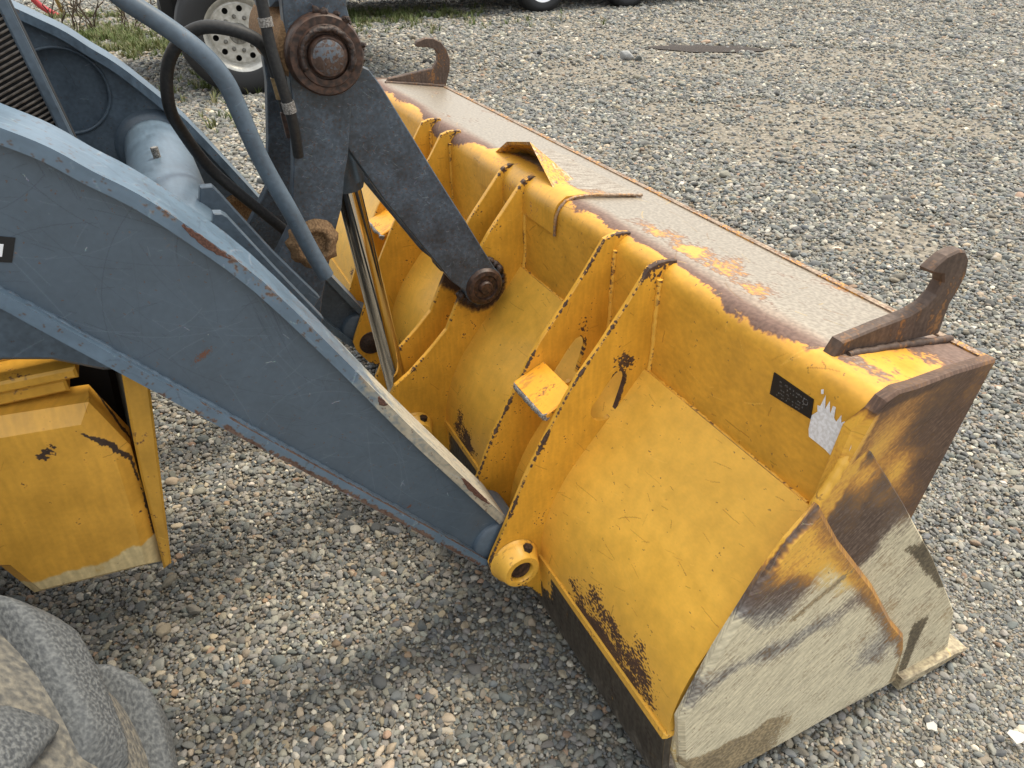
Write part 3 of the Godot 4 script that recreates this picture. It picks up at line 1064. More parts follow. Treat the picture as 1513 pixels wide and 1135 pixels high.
	var rr := Rect2(0.4, 0.05, 0.5, 0.9)
	var arm_path := pts(rear)
	var arm_out := arm_path.duplicate()
	arm_out.append_array(pts(front))
	var mid_path := pts(mid_rear)
	var mid_rib := mid_path.duplicate()
	mid_rib.append_array(pts(front))
	var rib_mat := func(path: PackedVector2Array, sd: int, chip: float, hole_chips: float, greasy: float) -> StandardMaterial3D:
		return painted(400, 720, 0.5, 0.9, func(x, y):
			var p := Vector2(x + 0.4, 0.95 - y)
			var d := near_edge(path, p)
			var r := 0.16 + chip * sm(0.008, 0.0, d)
			r += hole_chips * 0.42 * exp(-(pow((p.x - 0.765) / 0.03, 2.0) + pow((p.y - 0.725) / 0.022, 2.0)))
			r += hole_chips * 0.9 * sm(0.005, 0.001, near_edge(hole1, p)) * sm(0.728, 0.745, p.x)
			r += 0.25 * sm(0.88, 0.93, p.y)
			var dg := p.distance_to(Vector2(0.7, 0.66))
			return Color(clampf(r, 0, 1), greasy * 1.1 * sm(0.095, 0.05, dg), 0.3), sd, [212, 157, 52], {"rust": [62, 42, 32], "steel": [104, 92, 82], "dust": [50, 34, 26], "step": 4, "marks": 160.0, "ka": 0.55, "kb": 0.55})
	var m_worn: StandardMaterial3D = rib_mat.call(arm_path, 51, 0.52, 1.0, 0.0)
	var m_second: StandardMaterial3D = rib_mat.call(arm_path, 57, 0.4, 0.35, 0.0)
	var m_mid: StandardMaterial3D = rib_mat.call(mid_path, 53, 0.16, 0.0, 1.0)
	var m_far: StandardMaterial3D = rib_mat.call(arm_path, 54, 0.18, 0.0, 0.0)
	var zs := [-1.056, -1.217, -1.635, -1.755, -2.145, -2.312]
	for i in 6:
		st = mb()
		var center := i == 2 or i == 3
		plate(st, mid_rib if center else arm_out, zs[i] - (0.013 if center else 0.011), zs[i], 0.0015, rr, [hole1] if i < 2 or i > 3 else [])
		obj("rib", st, m_mid if center else (m_worn if i == 0 else (m_second if i == 1 else m_far)), bucket)
		# weld seams of the rib against the sheet and the shell
		for s in [1, -1]:
			var z: float = zs[i] + (0.003 if s > 0 else -0.015)
			if s > 0 or i == 0 or i == 2:
				bead("weld_seam", [Vector3(0.829, 0.895, z), Vector3(0.829, 0.79, z), Vector3(0.827, 0.688, z), Vector3(0.772, 0.615, z), Vector3(0.715, 0.544, z), Vector3(0.675, 0.492, z), Vector3(0.64, 0.438, z), Vector3(0.613, 0.376, z), Vector3(0.599, 0.31, z), Vector3(0.596, 0.25, z), Vector3(0.6, 0.18, z), Vector3(0.606, 0.11, z)], 0.006, M.weld, bucket)
	bead("weld_seam", [Vector3(0.828, 0.682, ZN - 0.03), Vector3(0.828, 0.682, -1.8), Vector3(0.828, 0.682, ZF)], 0.006, M.weld, bucket)
	# spacers between each pair of arm ribs
	for z in [-1.217, -2.312]:
		st = mb()
		plate(st, pts([0.6, 0.618, 0.672, 0.652, 0.666, 0.664, 0.594, 0.631]), z + 0.001, z + 0.142, 0.003)
		obj("rib_spacer", st, M.spacer, bucket)
		var torn_path := []
		for k in 8:
			torn_path.append(Vector3(0.595 + rng.randf() * 0.005, 0.621 + rng.randf() * 0.004, z + 0.002 + 0.02 * k))
		st = mb()
		tube(st, spline3(torn_path, 3), 0.0085, 7, true, 0.5)
		obj("torn_edge", st, M.rough_steel, bucket)
	# pin bosses
	for b in [[0.517, 0.273, -1.056, 0.054, 0.042], [0.486, 0.264, -1.635, 0.05, 0.039]]:
		st = mb()
		var z: float = b[2]
		var R: float = b[3]
		var q: float = b[4]
		lathe(st, Vector2(b[0], b[1]), PackedVector2Array([Vector2(0.026, z + 0.02), Vector2(0.026, z + 0.04), Vector2(0.028, z + 0.043), Vector2(q - 0.002, z + 0.043), Vector2(q + 0.001, z + 0.04), Vector2(q + 0.005, z + 0.026), Vector2(q + 0.012, z + 0.014), Vector2(R, z + 0.008), Vector2(R + 0.004, z + 0.001)]), 36, 0.8)
		obj("pin_boss", st, M.boss, bucket)
		st = mb()
		lathe(st, Vector2(b[0], b[1]), PackedVector2Array([Vector2(0, z + 0.034), Vector2(0.022, z + 0.035), Vector2(0.0245, z + 0.031), Vector2(0.0245, z)]), 24)
		obj("pin", st, M.ring, bucket)
		st = mb()
		tube(st, PackedVector3Array([Vector3(b[0] + 0.02, b[1] + R * 0.62, z + 0.022), Vector3(b[0] + 0.024, b[1] + R * 0.95, z + 0.022)]), 0.011, 6)
		obj("grease_nipple", st, M.grease, bucket)
	st = mb()
	lathe(st, Vector2(0.517, 0.272), PackedVector2Array([Vector2(0, -2.14), Vector2(0.022, -2.138), Vector2(0.026, -2.142), Vector2(0.04, -2.142), Vector2(0.042, -2.146)]), 24)
	obj("pin", st, M.grease, bucket)
	# hooks on the top sheet
	var hook := pts([0.891, 0.9, 0.905, 0.927, 0.981, 0.936, 1.05, 0.942, 1.082, 0.952, 1.1, 0.968, 1.108, 0.987, 1.1, 1.003, 1.068, 1.012, 1.066, 1.017, 1.078, 1.026, 1.094, 1.036, 1.12, 1.041, 1.138, 1.037, 1.154, 1.02, 1.161, 0.993, 1.155, 0.966, 1.145, 0.941, 1.144, 0.884])
	for z in [-0.66, -2.98]:
		st = mb()
		var hk := hook
		if z < -2:
			hk = pts([0.891, 0.9, 0.91, 0.935, 1.095, 0.958, 1.116, 0.985, 1.119, 1.01, 1.108, 1.028, 1.08, 1.036, 1.036, 1.04, 1.028, 1.049, 1.036, 1.06, 1.07, 1.07, 1.102, 1.068, 1.135, 1.052, 1.158, 1.022, 1.17, 0.985, 1.168, 0.95, 1.146, 0.884])
		if z > -2:
			var near := PackedVector2Array()
			for v in hk:
				near.append(Vector2(v.x * 0.9706, 1.5 - (1.5 - v.y) * 0.9706))
			hk = near
		plate(st, hk, z - 0.021, z, 0.003)
		obj("lifting_hook", st, M.hook, bucket, "rusty lifting hook at the near end of the bucket's top" if z > -2 else "rusty lifting hook at the far end of the bucket's top")
		bead("weld_seam", [Vector3(0.893, 0.921, z + 0.004), Vector3(1.0, 0.909, z + 0.004), Vector3(1.14, 0.888, z + 0.004)], 0.0065, M.hook, bucket)
	# bent cover strip with its lifted corner
	var strip := PackedVector2Array()
	for i in range(1, 13):
		strip.append(top_prof[i] + Vector2(-0.003, 0.003) + (Vector2(0, 0.004) if i < 5 else Vector2(-0.004, 0)))
	strip.append(Vector2(0.823, 0.84))
	st = mb()
	sheet(st, strip, 0.006, -1.92, -1.472, 1.0)
	obj("cover_strip", st, painted(256, 256, 0.448, 0.36, func(x, y):
		return Color(lerpf(0.92, 0.34, sm(0.15, 0.19, y + 0.03 * tn.get_noise_2d(x * 3.0, y * 3.0))) - 0.3 * sm(0.08, 0.02, x) * sm(0.06, 0.12, y), 0.0, 0.9), 28, [208, 154, 54], {"rust": [110, 78, 54], "steel": [168, 158, 142], "soft": 18.0, "warm": [176, 118, 66]}), bucket)
	bead("weld_seam", [Vector3(1.07, 0.9, -1.47), Vector3(0.98, 0.915, -1.466), Vector3(0.905, 0.926, -1.464), Vector3(0.85, 0.92, -1.464), Vector3(0.825, 0.885, -1.464), Vector3(0.824, 0.838, -1.466)], 0.0038, M.lip, bucket)
	st = mb()
	var A := Vector3(0.863, 0.925, -1.89)
	var B := Vector3(0.872, 0.968, -1.83)
	var C := Vector3(0.874, 0.998, -1.7)
	var D := Vector3(0.858, 0.924, -1.535)
	var E := Vector3(0.95, 0.921, -1.6)
	var G := Vector3(0.955, 0.92, -1.86)
	var dn := Vector3(0.004, -0.008, 0)
	for k in [[A, G, B], [B, G, C], [C, G, E], [C, E, D]]:
		tri(st, FLAT, k[0], k[1], k[2])
		tri(st, FLAT, k[0] + dn, k[2] + dn, k[1] + dn)
	for k in [[A, B], [B, C], [C, D]]:
		quad(st, FLAT, k[0], k[1], k[1] + dn, k[0] + dn)
	obj("lifted_flap", st, M.strip, bucket, "bent up corner of plate standing off the bucket's top")
	# black data plate and torn white sticker
	st = mb()
	var zz := pts([-0.731, 0.864, -0.645, 0.863, -0.641, 0.829, -0.73, 0.823])
	var wz := func(v: Vector2, x: float) -> Vector3: return Vector3(x, v.y, v.x)
	var q4 := [wz.call(zz[3], 0.8275), wz.call(zz[2], 0.8275), wz.call(zz[1], 0.8275), wz.call(zz[0], 0.8275)]
	var uv := [Vector2(0, 1), Vector2(1, 1), Vector2(1, 0), Vector2(0, 0)]
	quad(st, FLAT, q4[0], q4[1], q4[2], q4[3], uv[0], uv[1], uv[2], uv[3])
	for i in 4:
		var j := (i + 1) % 4
		quad(st, FLAT, q4[j], q4[i], q4[i] + Vector3(0.002, 0, 0), q4[j] + Vector3(0.002, 0, 0))
	obj("data_plate", st, data_plate_material(), bucket, "small black data plate with worn white print")
	var torn := pts([-0.633, 0.808, -0.6, 0.806, -0.59, 0.803, -0.587, 0.812, -0.578, 0.801, -0.573, 0.806, -0.566, 0.816, -0.562, 0.838, -0.565, 0.862, -0.572, 0.868, -0.577, 0.858, -0.583, 0.872, -0.588, 0.866, -0.591, 0.878, -0.596, 0.862, -0.601, 0.866, -0.603, 0.884, -0.608, 0.883, -0.609, 0.868, -0.615, 0.888, -0.619, 0.87, -0.624, 0.893, -0.628, 0.87, -0.633, 0.868, -0.63, 0.858, -0.638, 0.846, -0.637, 0.82])
	st = mb()
	for k in 2:
		var poly := torn if k == 0 else pts([-0.634, 0.896, -0.63, 0.899, -0.628, 0.892, -0.632, 0.889])
		var idx := Geometry2D.triangulate_polygon(poly)
		for i in range(0, idx.size(), 3):
			var tr := [poly[idx[i]], poly[idx[i + 1]], poly[idx[i + 2]]]
			if (tr[1] - tr[0]).cross(tr[2] - tr[0]) < 0:
				tr = [tr[0], tr[2], tr[1]]
			tri(st, FLAT, sticker(tr[0]), sticker(tr[1]), sticker(tr[2]))
	obj("torn_sticker", st, M.sticker, bucket, "remains of a torn white sticker")

func sticker(v: Vector2) -> Vector3:
	var y := v.y - 0.01
	var x := 0.8288
	if y > 0.882:
		x = 0.871 - sqrt(maxf(0.0, 0.0423 * 0.0423 - (y - 0.882) * (y - 0.882)))
	return Vector3(x, y, v.x * 1.06 + 0.035)

func shifted(out: PackedVector2Array, zf: float, zn: float, r: Rect2) -> SurfaceTool:
	var st := mb()
	plate(st, out, zf, zn, 0.004, r)
	return st

func data_plate_material() -> StandardMaterial3D:
	var w := 128
	var h := 56
	var b := PackedByteArray()
	b.resize(w * h * 3)
	for i in w * h:
		var v := 16 + rng.randi() % 8
		b[i * 3] = v
		b[i * 3 + 1] = v
		b[i * 3 + 2] = v + 3
	for row in 5:
		var y := 9 + row * 9
		var x := 12 + rng.randi() % 14
		while x < 104:
			if rng.randf() < 0.6:
				for k in 9:
					var o := ((y + rng.randi() % 4) * w + x + rng.randi() % 4) * 3
					var v := 70 + rng.randi() % 110
					b[o] = v
					b[o + 1] = v
					b[o + 2] = v
			x += 5
	for k in 90:
		var a := rng.randf() * TAU
		var o := (int(18 + 8 * sin(a)) * w + int(108 + 7 * cos(a))) * 3
		b[o] = 150
		b[o + 1] = 150
		b[o + 2] = 152
	var m := StandardMaterial3D.new()
	m.albedo_texture = tex(b, w, h)
	m.roughness = 0.45
	return m

func arm_top() -> PackedVector2Array:
	return spline2(pts([-1.3, 1.4, -0.9, 1.47, -0.6, 1.45, -0.4, 1.4, -0.25, 1.336, -0.153, 1.28, -0.109, 1.251, -0.071, 1.217, -0.028, 1.182, 0.022, 1.13, 0.107, 1.027, 0.219, 0.85, 0.305, 0.706, 0.42, 0.524, 0.509, 0.384]), 3)

func arm_bottom() -> PackedVector2Array:
	return spline2(pts([-1.3, 1.17, -0.8, 1.2, -0.55, 1.2, -0.36, 1.155, -0.25, 1.082, -0.158, 0.977, 0.065, 0.714, 0.25, 0.497, 0.449, 0.262]), 3)

func build_arms(L: Node):
	var T := arm_top()
	var B := arm_bottom()
	var web := PackedVector2Array()
	for p in T:
		web.append(p - Vector2(0.004, 0.008))
	for i in range(B.size() - 1, -1, -1):
		web.append(B[i] + Vector2(0.003, 0.006))
	var r := Rect2(-0.45, 0.2, 1.05, 1.3)
	var an := FastNoiseLite.new()
	an.seed = 61
	an.frequency = 3.5
	an.fractal_octaves = 4
	var arm_mat := painted(1024, 1216, 1.05, 1.3, func(x, y):
		var px: float = x - 0.45
		var py: float = 1.5 - y
		var v: float = an.get_noise_2d(px, py)
		var d := near_edge(B, Vector2(px, py))
		var c := 0.12 + 0.3 * sm(0.02, 0.0, d) * sm(-0.1, 0.3, px) + v * 0.1
		return Color(c, 0.0, 0.3), 62, SLATE, {"rust": [96, 60, 44], "steel": [120, 122, 124], "marks": 900.0, "dark_mark": [56, 66, 77], "pale_mark": [104, 117, 128], "mottle": 0.06, "streak": Vector2(1, 1), "step": 16, "rough": 92.0, "extra": arm_marks})
	M.arm = arm_mat
	var len_t := 0.0
	for i in T.size() - 1:
		len_t += T[i].distance_to(T[i + 1])
	var flange_mat := painted(64, 1024, 0.125, len_t, func(x, y):
		var t: float = y / len_t
		var v: float = an.get_noise_2d(x * 2.0, y * 2.5)
		var edge := sm(0.02, 0.0, x) + sm(0.108, 0.125, x) * 0.6
		return Color(0.12 + 0.24 * edge * sm(0.45, 0.7, t) + 0.12 * sm(0.8, 0.98, t) + v * 0.15, 0.85 * sm(0.72, 0.84, t + v * 0.05), 0.4), 63, [90, 108, 124], {"rust": [80, 58, 48], "steel": [150, 146, 138], "dust": [154, 146, 128], "marks": 1400.0, "dark_mark": [72, 83, 94], "pale_mark": [150, 158, 164], "rough": 88.0, "streak": Vector2(1, 6), "step": 4})  # base lighter than the web: light from the sky is painted in
	var low_flange_mat := painted(64, 1024, 0.125, len_t, func(x, y):
		var t: float = y / len_t
		var v: float = an.get_noise_2d(x * 2.0 + 7.0, y * 3.5)
		return Color(0.14 + (0.6 * sm(0.014, 0.0, x) + 0.08) * sm(0.5, 0.75, t + v * 0.1) + v * 0.15, 0.0, 0.3), 64, [90, 108, 124], {"rust": [82, 56, 44], "steel": [130, 126, 120], "marks": 900.0, "dark_mark": [72, 83, 94], "pale_mark": [150, 158, 164], "rough": 88.0, "streak": Vector2(1, 6), "step": 4})  # base colour carries the same painted sky light as the top flange
	for side in 2:
		var zn := -1.075 if side == 0 else -2.17
		var zf := -1.2 if side == 0 else -2.29
		var wn := zn - 0.016 if side == 0 else zn - 0.03
		var st := mb()
		if side == 0:
			plate(st, web, wn - 0.025, wn, 0.002, r)
		else:
			var ty := func(x: float) -> float: return curve_at(T, x).y - 0.008
			var by := func(x: float) -> float: return curve_at(B, x).y + 0.006
			var right := PackedVector2Array()
			var left := PackedVector2Array()
			for v in web:
				if v.x > -0.139:
					right.append(v)
				if v.x < -0.27:
					left.append(v)
			right.append(Vector2(-0.155, by.call(-0.155)))
			for k in 21:
				var a := -PI / 2 + PI * k / 20.0
				right.append(Vector2(-0.155 + cos(a) * 0.1, 1.12 + sin(a) * 0.1))
			right.append(Vector2(-0.155, ty.call(-0.155)))
			var n_left := 0
			while n_left < left.size() - 1 and left[n_left + 1].x > left[n_left].x:
				n_left += 1
			left.insert(n_left + 1, Vector2(-0.262, ty.call(-0.262)))
			left.insert(n_left + 2, Vector2(-0.262, by.call(-0.262)))
			plate(st, right, wn - 0.025, wn, 0.0, r)
			plate(st, left, wn - 0.025, wn, 0.0, r)
			plate(st, PackedVector2Array([Vector2(-0.262, 1.12), Vector2(-0.255, 1.12), Vector2(-0.236, 1.179), Vector2(-0.2, 1.209), Vector2(-0.155, 1.22), Vector2(-0.155, ty.call(-0.155)), Vector2(-0.262, ty.call(-0.262))]), wn - 0.025, wn, 0.0, r)
			plate(st, PackedVector2Array([Vector2(-0.262, 1.12), Vector2(-0.262, by.call(-0.262)), Vector2(-0.155, by.call(-0.155)), Vector2(-0.155, 1.02), Vector2(-0.2, 1.031), Vector2(-0.236, 1.061), Vector2(-0.255, 1.12)]), wn - 0.025, wn, 0.0, r)
		var arm := obj("loader_arm", st, arm_mat if side == 0 else M.slate, L, "near slate grey lift arm running down to the bucket" if side == 0 else "far slate grey lift arm with a round pocket on its inner side")
		st = mb()
		sheet(st, T, 0.02, zf, zn, -1.0)
		obj("top_flange", st, flange_mat if side == 0 else M.flange, arm)
		st = mb()
		sheet(st, B, 0.02, zf, zn + 0.002, 1.0)
		obj("bottom_flange", st, low_flange_mat if side == 0 else M.flange, arm)
		st = mb()
		lathe(st, Vector2(0.495, 0.305), PackedVector2Array([Vector2(0, zn - 0.004), Vector2(0.058, zn - 0.004), Vector2(0.064, zn - 0.01), Vector2(0.064, zf), Vector2(0, zf)]), 32)
		obj("arm_eye", st, M.slate, arm)
		bead("weld_seam", [Vector3(-0.25, 1.109, wn), Vector3(-0.158, 1.003, wn), Vector3(0.065, 0.74, wn), Vector3(0.25, 0.523, wn), Vector3(0.4, 0.345, wn)], 0.006, M.flange, arm)
		if side == 1:
			st = mb()
			plate(st, disc(Vector2(-0.155, 1.12), 0.115, 40), wn - 0.04, wn - 0.027, 0.002)
			obj("inner_plate", st, M.slate, arm)
			st = mb()
			var ring := PackedVector3Array()
			for k in 41:
				ring.append(Vector3(-0.155 + cos(TAU * k / 40.0) * 0.1, 1.12 + sin(TAU * k / 40.0) * 0.1, wn + 0.002))
			tube(st, ring, 0.004, 6, false)
			obj("hole_rim", st, M.slate, arm)
			st = mb()
			lathe(st, Vector2(0.2, 0.74), PackedVector2Array([Vector2(0, wn + 0.004), Vector2(0.05, wn + 0.006), Vector2(0.055, wn + 0.012), Vector2(0.07, wn + 0.01), Vector2(0.074, wn)]), 32)
			obj("pin_collar", st, M.tan, arm)
		else:
			# black lettering edge of the decal: a white bar on black
			st = mb()
			plate(st, pts([-0.45, 1.215, -0.199, 1.147, -0.182, 1.142, -0.196, 1.11, -0.212, 1.114, -0.45, 1.18]), wn + 0.0005, wn + 0.0015, 0.0003)
			obj("decal", st, M.black, arm, "black edged white decal on the arm's side")
			st = mb()
			plate(st, pts([-0.45, 1.203, -0.197, 1.136, -0.204, 1.12, -0.45, 1.19]), wn + 0.0017, wn + 0.0023, 0.0003)
			obj("decal_letter", st, M.white, arm)
			st = mb()
			plate(st, pts([-0.42, 0.98, -0.229, 1.059, -0.09, 0.905, -0.112, 0.9, -0.143, 0.906, -0.202, 0.94, -0.26, 0.955, -0.42, 0.95]), -1.19, -1.13, 0.006)
			obj("cylinder_gusset", st, M.slate, arm)
			for k in [[0.018, 1.04, 0.07, 0.985], [0.262, 0.69, 0.275, 0.67], [0.41, 0.448, 0.47, 0.355]]:
				st = mb()
				var up := PackedVector2Array()
				var down := PackedVector2Array()
				for i in 14:
					var p := curve_at(T, lerpf(k[0], k[2], i / 13.0))
					var e := sin(PI * i / 13.0)
					up.append(p + Vector2(0.001, -0.001) - Vector2(0.003, 0.003) * rng.randf() * (1.2 - e))
					down.append(p - Vector2(0.009, 0.01) * (0.35 + 0.65 * e * rng.randf_range(0.6, 1.0)))
				down.reverse()
				up.append_array(down)
				plate(st, up, zn - 0.002, zn + 0.0009, 0.0004)
				obj("rust_flake", st, M.flake, arm)
	# cross tube with its collar, bolt and brackets
	var c := Vector2(0.018, 0.963)
	var st2 := mb()
	lathe(st2, c, PackedVector2Array([Vector2(0.077, -1.12), Vector2(0.077, -2.195)]), 48)
	var cross := obj("cross_tube", st2, M.tube, L, "thick slate grey tube joining the two lift arms")
	st2 = mb()
	lathe(st2, c, PackedVector2Array([Vector2(0.077, -2.175), Vector2(0.088, -2.182), Vector2(0.093, -2.19), Vector2(0.098, -2.2)]), 48, 0.2)
	obj("weld_collar", st2, M.slate, cross)
	st2 = mb()
	tube(st2, PackedVector3Array([Vector3(0.012, 1.035, -1.8), Vector3(0.01, 1.062, -1.8)]), 0.008, 8)
	obj("bolt", st2, M.rough_steel, cross)
	for k in [[-1.5, 0.085], [-1.38, 0.087]]:
		st2 = mb()
		var z: float = k[0]
		var out := pts([0.07, 1.052, 0.092, 1.051, 0.1, 1.04, 0.181, 0.9, 0.26, 0.78, 0.2, 0.7, 0.09, 0.88, 0.05, 0.98])
		if z > -1.45:
			out = pts([0.076, 1.039, 0.09, 1.037, 0.098, 1.03, 0.158, 0.926, 0.24, 0.79, 0.18, 0.7, 0.09, 0.87, 0.06, 0.97])
		plate(st2, out, z - 0.022, z, 0.002)
		obj("pin_bracket", st2, M.slate, cross)

func curve_at(p: PackedVector2Array, x: float) -> Vector2:
	for i in p.size() - 1:
		if p[i].x <= x and p[i + 1].x >= x:
			return p[i].lerp(p[i + 1], (x - p[i].x) / maxf(1e-6, p[i + 1].x - p[i].x))
	return p[p.size() - 1]

func arm_marks(alb: PackedByteArray, _orm: PackedByteArray, w: int, h: int, px: float):
	# long curved scrapes, pale nicks and a few spots of bare rust
	for k in 420:
		var deep := rng.randf() < 0.55
		scratch(alb, w, h, rng.randf() * w, rng.randf() * h, rng.randf_range(0.3, 1.2) if rng.randf() < 0.6 else rng.randf() * TAU, rng.randf_range(0.05, 0.3) * px, [48, 57, 68] if deep else [108, 122, 134], rng.randf_range(0.15, 0.5), rng.randf_range(-0.006, 0.006))
	for c in 9:
		# rubbed patches: bundles of short parallel scuffs
		var cx := rng.randf() * w
		var cy := rng.randf() * h
		var ang := rng.randf_range(0.6, 1.4)
		for k in 70:
			scratch(alb, w, h, cx + rng.randfn(0, 0.018) * px, cy + rng.randfn(0, 0.03) * px, ang + rng.randfn(0, 0.08), rng.randf_range(0.02, 0.08) * px, [50, 62, 75], rng.randf_range(0.15, 0.45))
	for k in 140:
		scratch(alb, w, h, rng.randf() * w, rng.randf() * h, rng.randf() * TAU, rng.randf_range(2, 16), [176, 184, 190], rng.randf_range(0.3, 0.9))
	for c in [[0.0, 0.943, 0.007], [0.357, 0.42, 0.006], [0.12, 1.06, 0.003], [0.3, 0.53, 0.002]]:
		for k in 260:
			var x: float = (c[0] + 0.45 + rng.randfn(0, 1) * c[2]) * px
			var y: float = (1.5 - c[1] - (x / px - 0.45 - c[0]) * 0.5 + rng.randfn(0, 1) * c[2] * 0.35) * px
			var o := (clampi(int(y), 0, h - 1) * w + clampi(int(x), 0, w - 1)) * 3
			alb[o] = 98
			alb[o + 1] = 62
			alb[o + 2] = 48

func build_linkage(L: Node):
	var lever_out := pts([0.283, 1.356, 0.28, 1.3, 0.276, 1.24, 0.274, 1.168, 0.256, 1.049, 0.232, 0.93, 0.175, 0.848, 0.13, 0.76, 0.15, 0.68, 0.25, 0.66, 0.275, 0.76, 0.299, 0.831, 0.324, 0.906, 0.344, 0.956, 0.357, 1.016, 0.371, 1.063, 0.389, 1.157, 0.41, 1.214, 0.415, 1.27, 0.402, 1.34, 0.42, 1.5, 0.28, 1.5])
	var pivot := Vector2(0.345, 1.262)
	for side in 2:
		var z := -1.55 if side == 0 else -1.83
		var st := mb()
		plate(st, lever_out, z - 0.03, z, 0.002)
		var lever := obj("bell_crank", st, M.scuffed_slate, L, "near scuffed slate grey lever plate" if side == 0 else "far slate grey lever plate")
		if side == 0:
			st = mb()
			lathe(st, pivot, PackedVector2Array([Vector2(0, z + 0.05), Vector2(0.034, z + 0.05), Vector2(0.037, z + 0.046), Vector2(0.038, z + 0.034), Vector2(0.041, z + 0.034), Vector2(0.042, z + 0.041), Vector2(0.054, z + 0.041), Vector2(0.056, z + 0.036), Vector2(0.069, z + 0.036), Vector2(0.0725, z + 0.031), Vector2(0.0735, z + 0.0)]), 48, 0.8)
			obj("pivot_pin", st, M.ring, lever, "greasy brown pivot pin and washers")
			st = mb()
			lathe(st, pivot, PackedVector2Array([Vector2(0, z + 0.0515), Vector2(0.029, z + 0.0515), Vector2(0.031, z + 0.0495)]), 32)
			obj("pin_cap", st, M.cap, lever)
			st = mb()
			var gr := PackedVector3Array()
			for k in 34:
				var a := -0.6 + 4.2 * k / 33.0
				gr.append(Vector3(pivot.x + cos(a) * 0.0485, pivot.y + sin(a) * 0.0485, z + 0.042 + rng.randf() * 0.003))
			tube(st, gr, 0.0055, 6, true, 0.9)
			obj("grease", st, M.grease, lever)
			st = mb()
			for k in 17:
				var a := rng.randf_range(-0.25, 1.7)
				var p := Vector3(pivot.x + cos(a) * 0.072, pivot.y + sin(a) * 0.074, z + rng.randf_range(-0.01, 0.03))
				tube(st, PackedVector3Array([p - Vector3(0.006, 0.002, 0.004), p, p + Vector3(0.006, 0.003, 0.006)]), PackedFloat32Array([0.003, rng.randf_range(0.004, 0.011), 0.004]), 6, true, 0.8)
			var gm := obj("caked_grease", st, M.grease, lever)
			gm.set_meta("kind", "stuff")
			var c := Vector2(0.271, 0.886)
			st = mb()
			lathe(st, c, PackedVector2Array([Vector2(0, z + 0.004), Vector2(0.028, z + 0.004), Vector2(0.03, z + 0.016), Vector2(0.036, z + 0.019), Vector2(0.045, z + 0.012), Vector2(0.056, z + 0.0004)]), 28, 0.4, 0.22)
			obj("pin_collar", st, M.tan, lever)
	# outer ring behind the pin washers
	var st3 := mb()
	lathe(st3, pivot + Vector2(-0.004, 0.006), PackedVector2Array([Vector2(0.066, -1.55), Vector2(0.077, -1.552), Vector2(0.08, -1.56), Vector2(0.08, -1.87)]), 40)
	obj("pivot_bush", st3, M.tan, L)
	# upper block between the levers
	st3 = mb()
	box(st3, Vector3(0.27, 1.34, -1.8), Vector3(0.39, 1.42, -1.6), 0.01)
	obj("crank_block", st3, M.slate, L)
	# links down to the bucket
	var link_out := pts([0.35, 1.2, 0.385, 1.25, 0.444, 1.22, 0.464, 1.19, 0.568, 0.999, 0.607, 0.929, 0.645, 0.863, 0.693, 0.775])
	for k in 12:
		var a := 0.9 - k * 0.36
		link_out.append(Vector2(0.689 + 0.053 * cos(a), 0.683 + 0.053 * sin(a)))
	link_out.append_array(pts([0.601, 0.714, 0.572, 0.759, 0.45, 0.944, 0.382, 1.064]))
	for z in [-1.585, -1.8]:
		var st := mb()
		plate(st, link_out, z - 0.034, z, 0.0025)
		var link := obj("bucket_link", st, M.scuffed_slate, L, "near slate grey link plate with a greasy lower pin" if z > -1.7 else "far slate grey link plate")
		if z > -1.7:
			st = mb()
			lathe(st, Vector2(0.689, 0.683), PackedVector2Array([Vector2(0, z + 0.018), Vector2(0.015, z + 0.018), Vector2(0.018, z + 0.014), Vector2(0.019, z + 0.006), Vector2(0.031, z + 0.006), Vector2(0.034, z + 0.012), Vector2(0.044, z + 0.01), Vector2(0.05, z + 0.001)]), 32, 0.8)
			obj("link_pin", st, M.ring, link)
			st = mb()
			for k in 46:
				var a := rng.randf_range(-3.0, 1.6)
				var p := Vector3(0.689 + cos(a) * 0.06, 0.683 + sin(a) * 0.06, z - rng.randf_range(0.02, 0.045))
				tube(st, PackedVector3Array([p - Vector3(0.009, 0.002, 0.004), p, p + Vector3(0.008, 0.003, 0.006)]), PackedFloat32Array([0.004, rng.randf_range(0.006, 0.016), 0.005]), 6, true, 0.8)
			var g2 := obj("caked_grease", st, M.grease, link)
			g2.set_meta("kind", "stuff")
	# tilt cylinder with its bright rod
	var lo := Vector3(0.473, 0.311, -1.69)
	var hi := Vector3(0.399, 0.919, -1.69)
	var dir := (hi - lo).normalized()
	var st4 := mb()
	tube(st4, PackedVector3Array([hi + dir * 0.03, hi + dir * 0.05, hi + dir * 0.05, hi + dir * 0.33]), PackedFloat32Array([0.036, 0.044, 0.044, 0.044]), 28)
	var cyl := obj("tilt_cylinder", st4, M.slate, L, "hydraulic cylinder with a bright chrome rod")
	st4 = mb()
	tube(st4, PackedVector3Array([lo, hi + dir * 0.06]), 0.0295, 40)
	obj("chrome_rod", st4, M.chrome, cyl)
	st4 = mb()
	tube(st4, PackedVector3Array([lo - dir * 0.06, lo - dir * 0.03, lo - dir * 0.004, lo + dir * 0.002]), PackedFloat32Array([0.05, 0.042, 0.033, 0.031]), 24, true, 0.1)
	obj("rod_eye", st4, M.grease, cyl)
	st4 = mb()
	lathe(st4, Vector2(0.482, 0.262), PackedVector2Array([Vector2(0, -1.66), Vector2(0.05, -1.66), Vector2(0.054, -1.665), Vector2(0.054, -1.72), Vector2(0, -1.72)]), 28)
	obj("rod_bearing", st4, M.grease, cyl)
	# guard pipe, hoses and fittings
	st4 = mb()
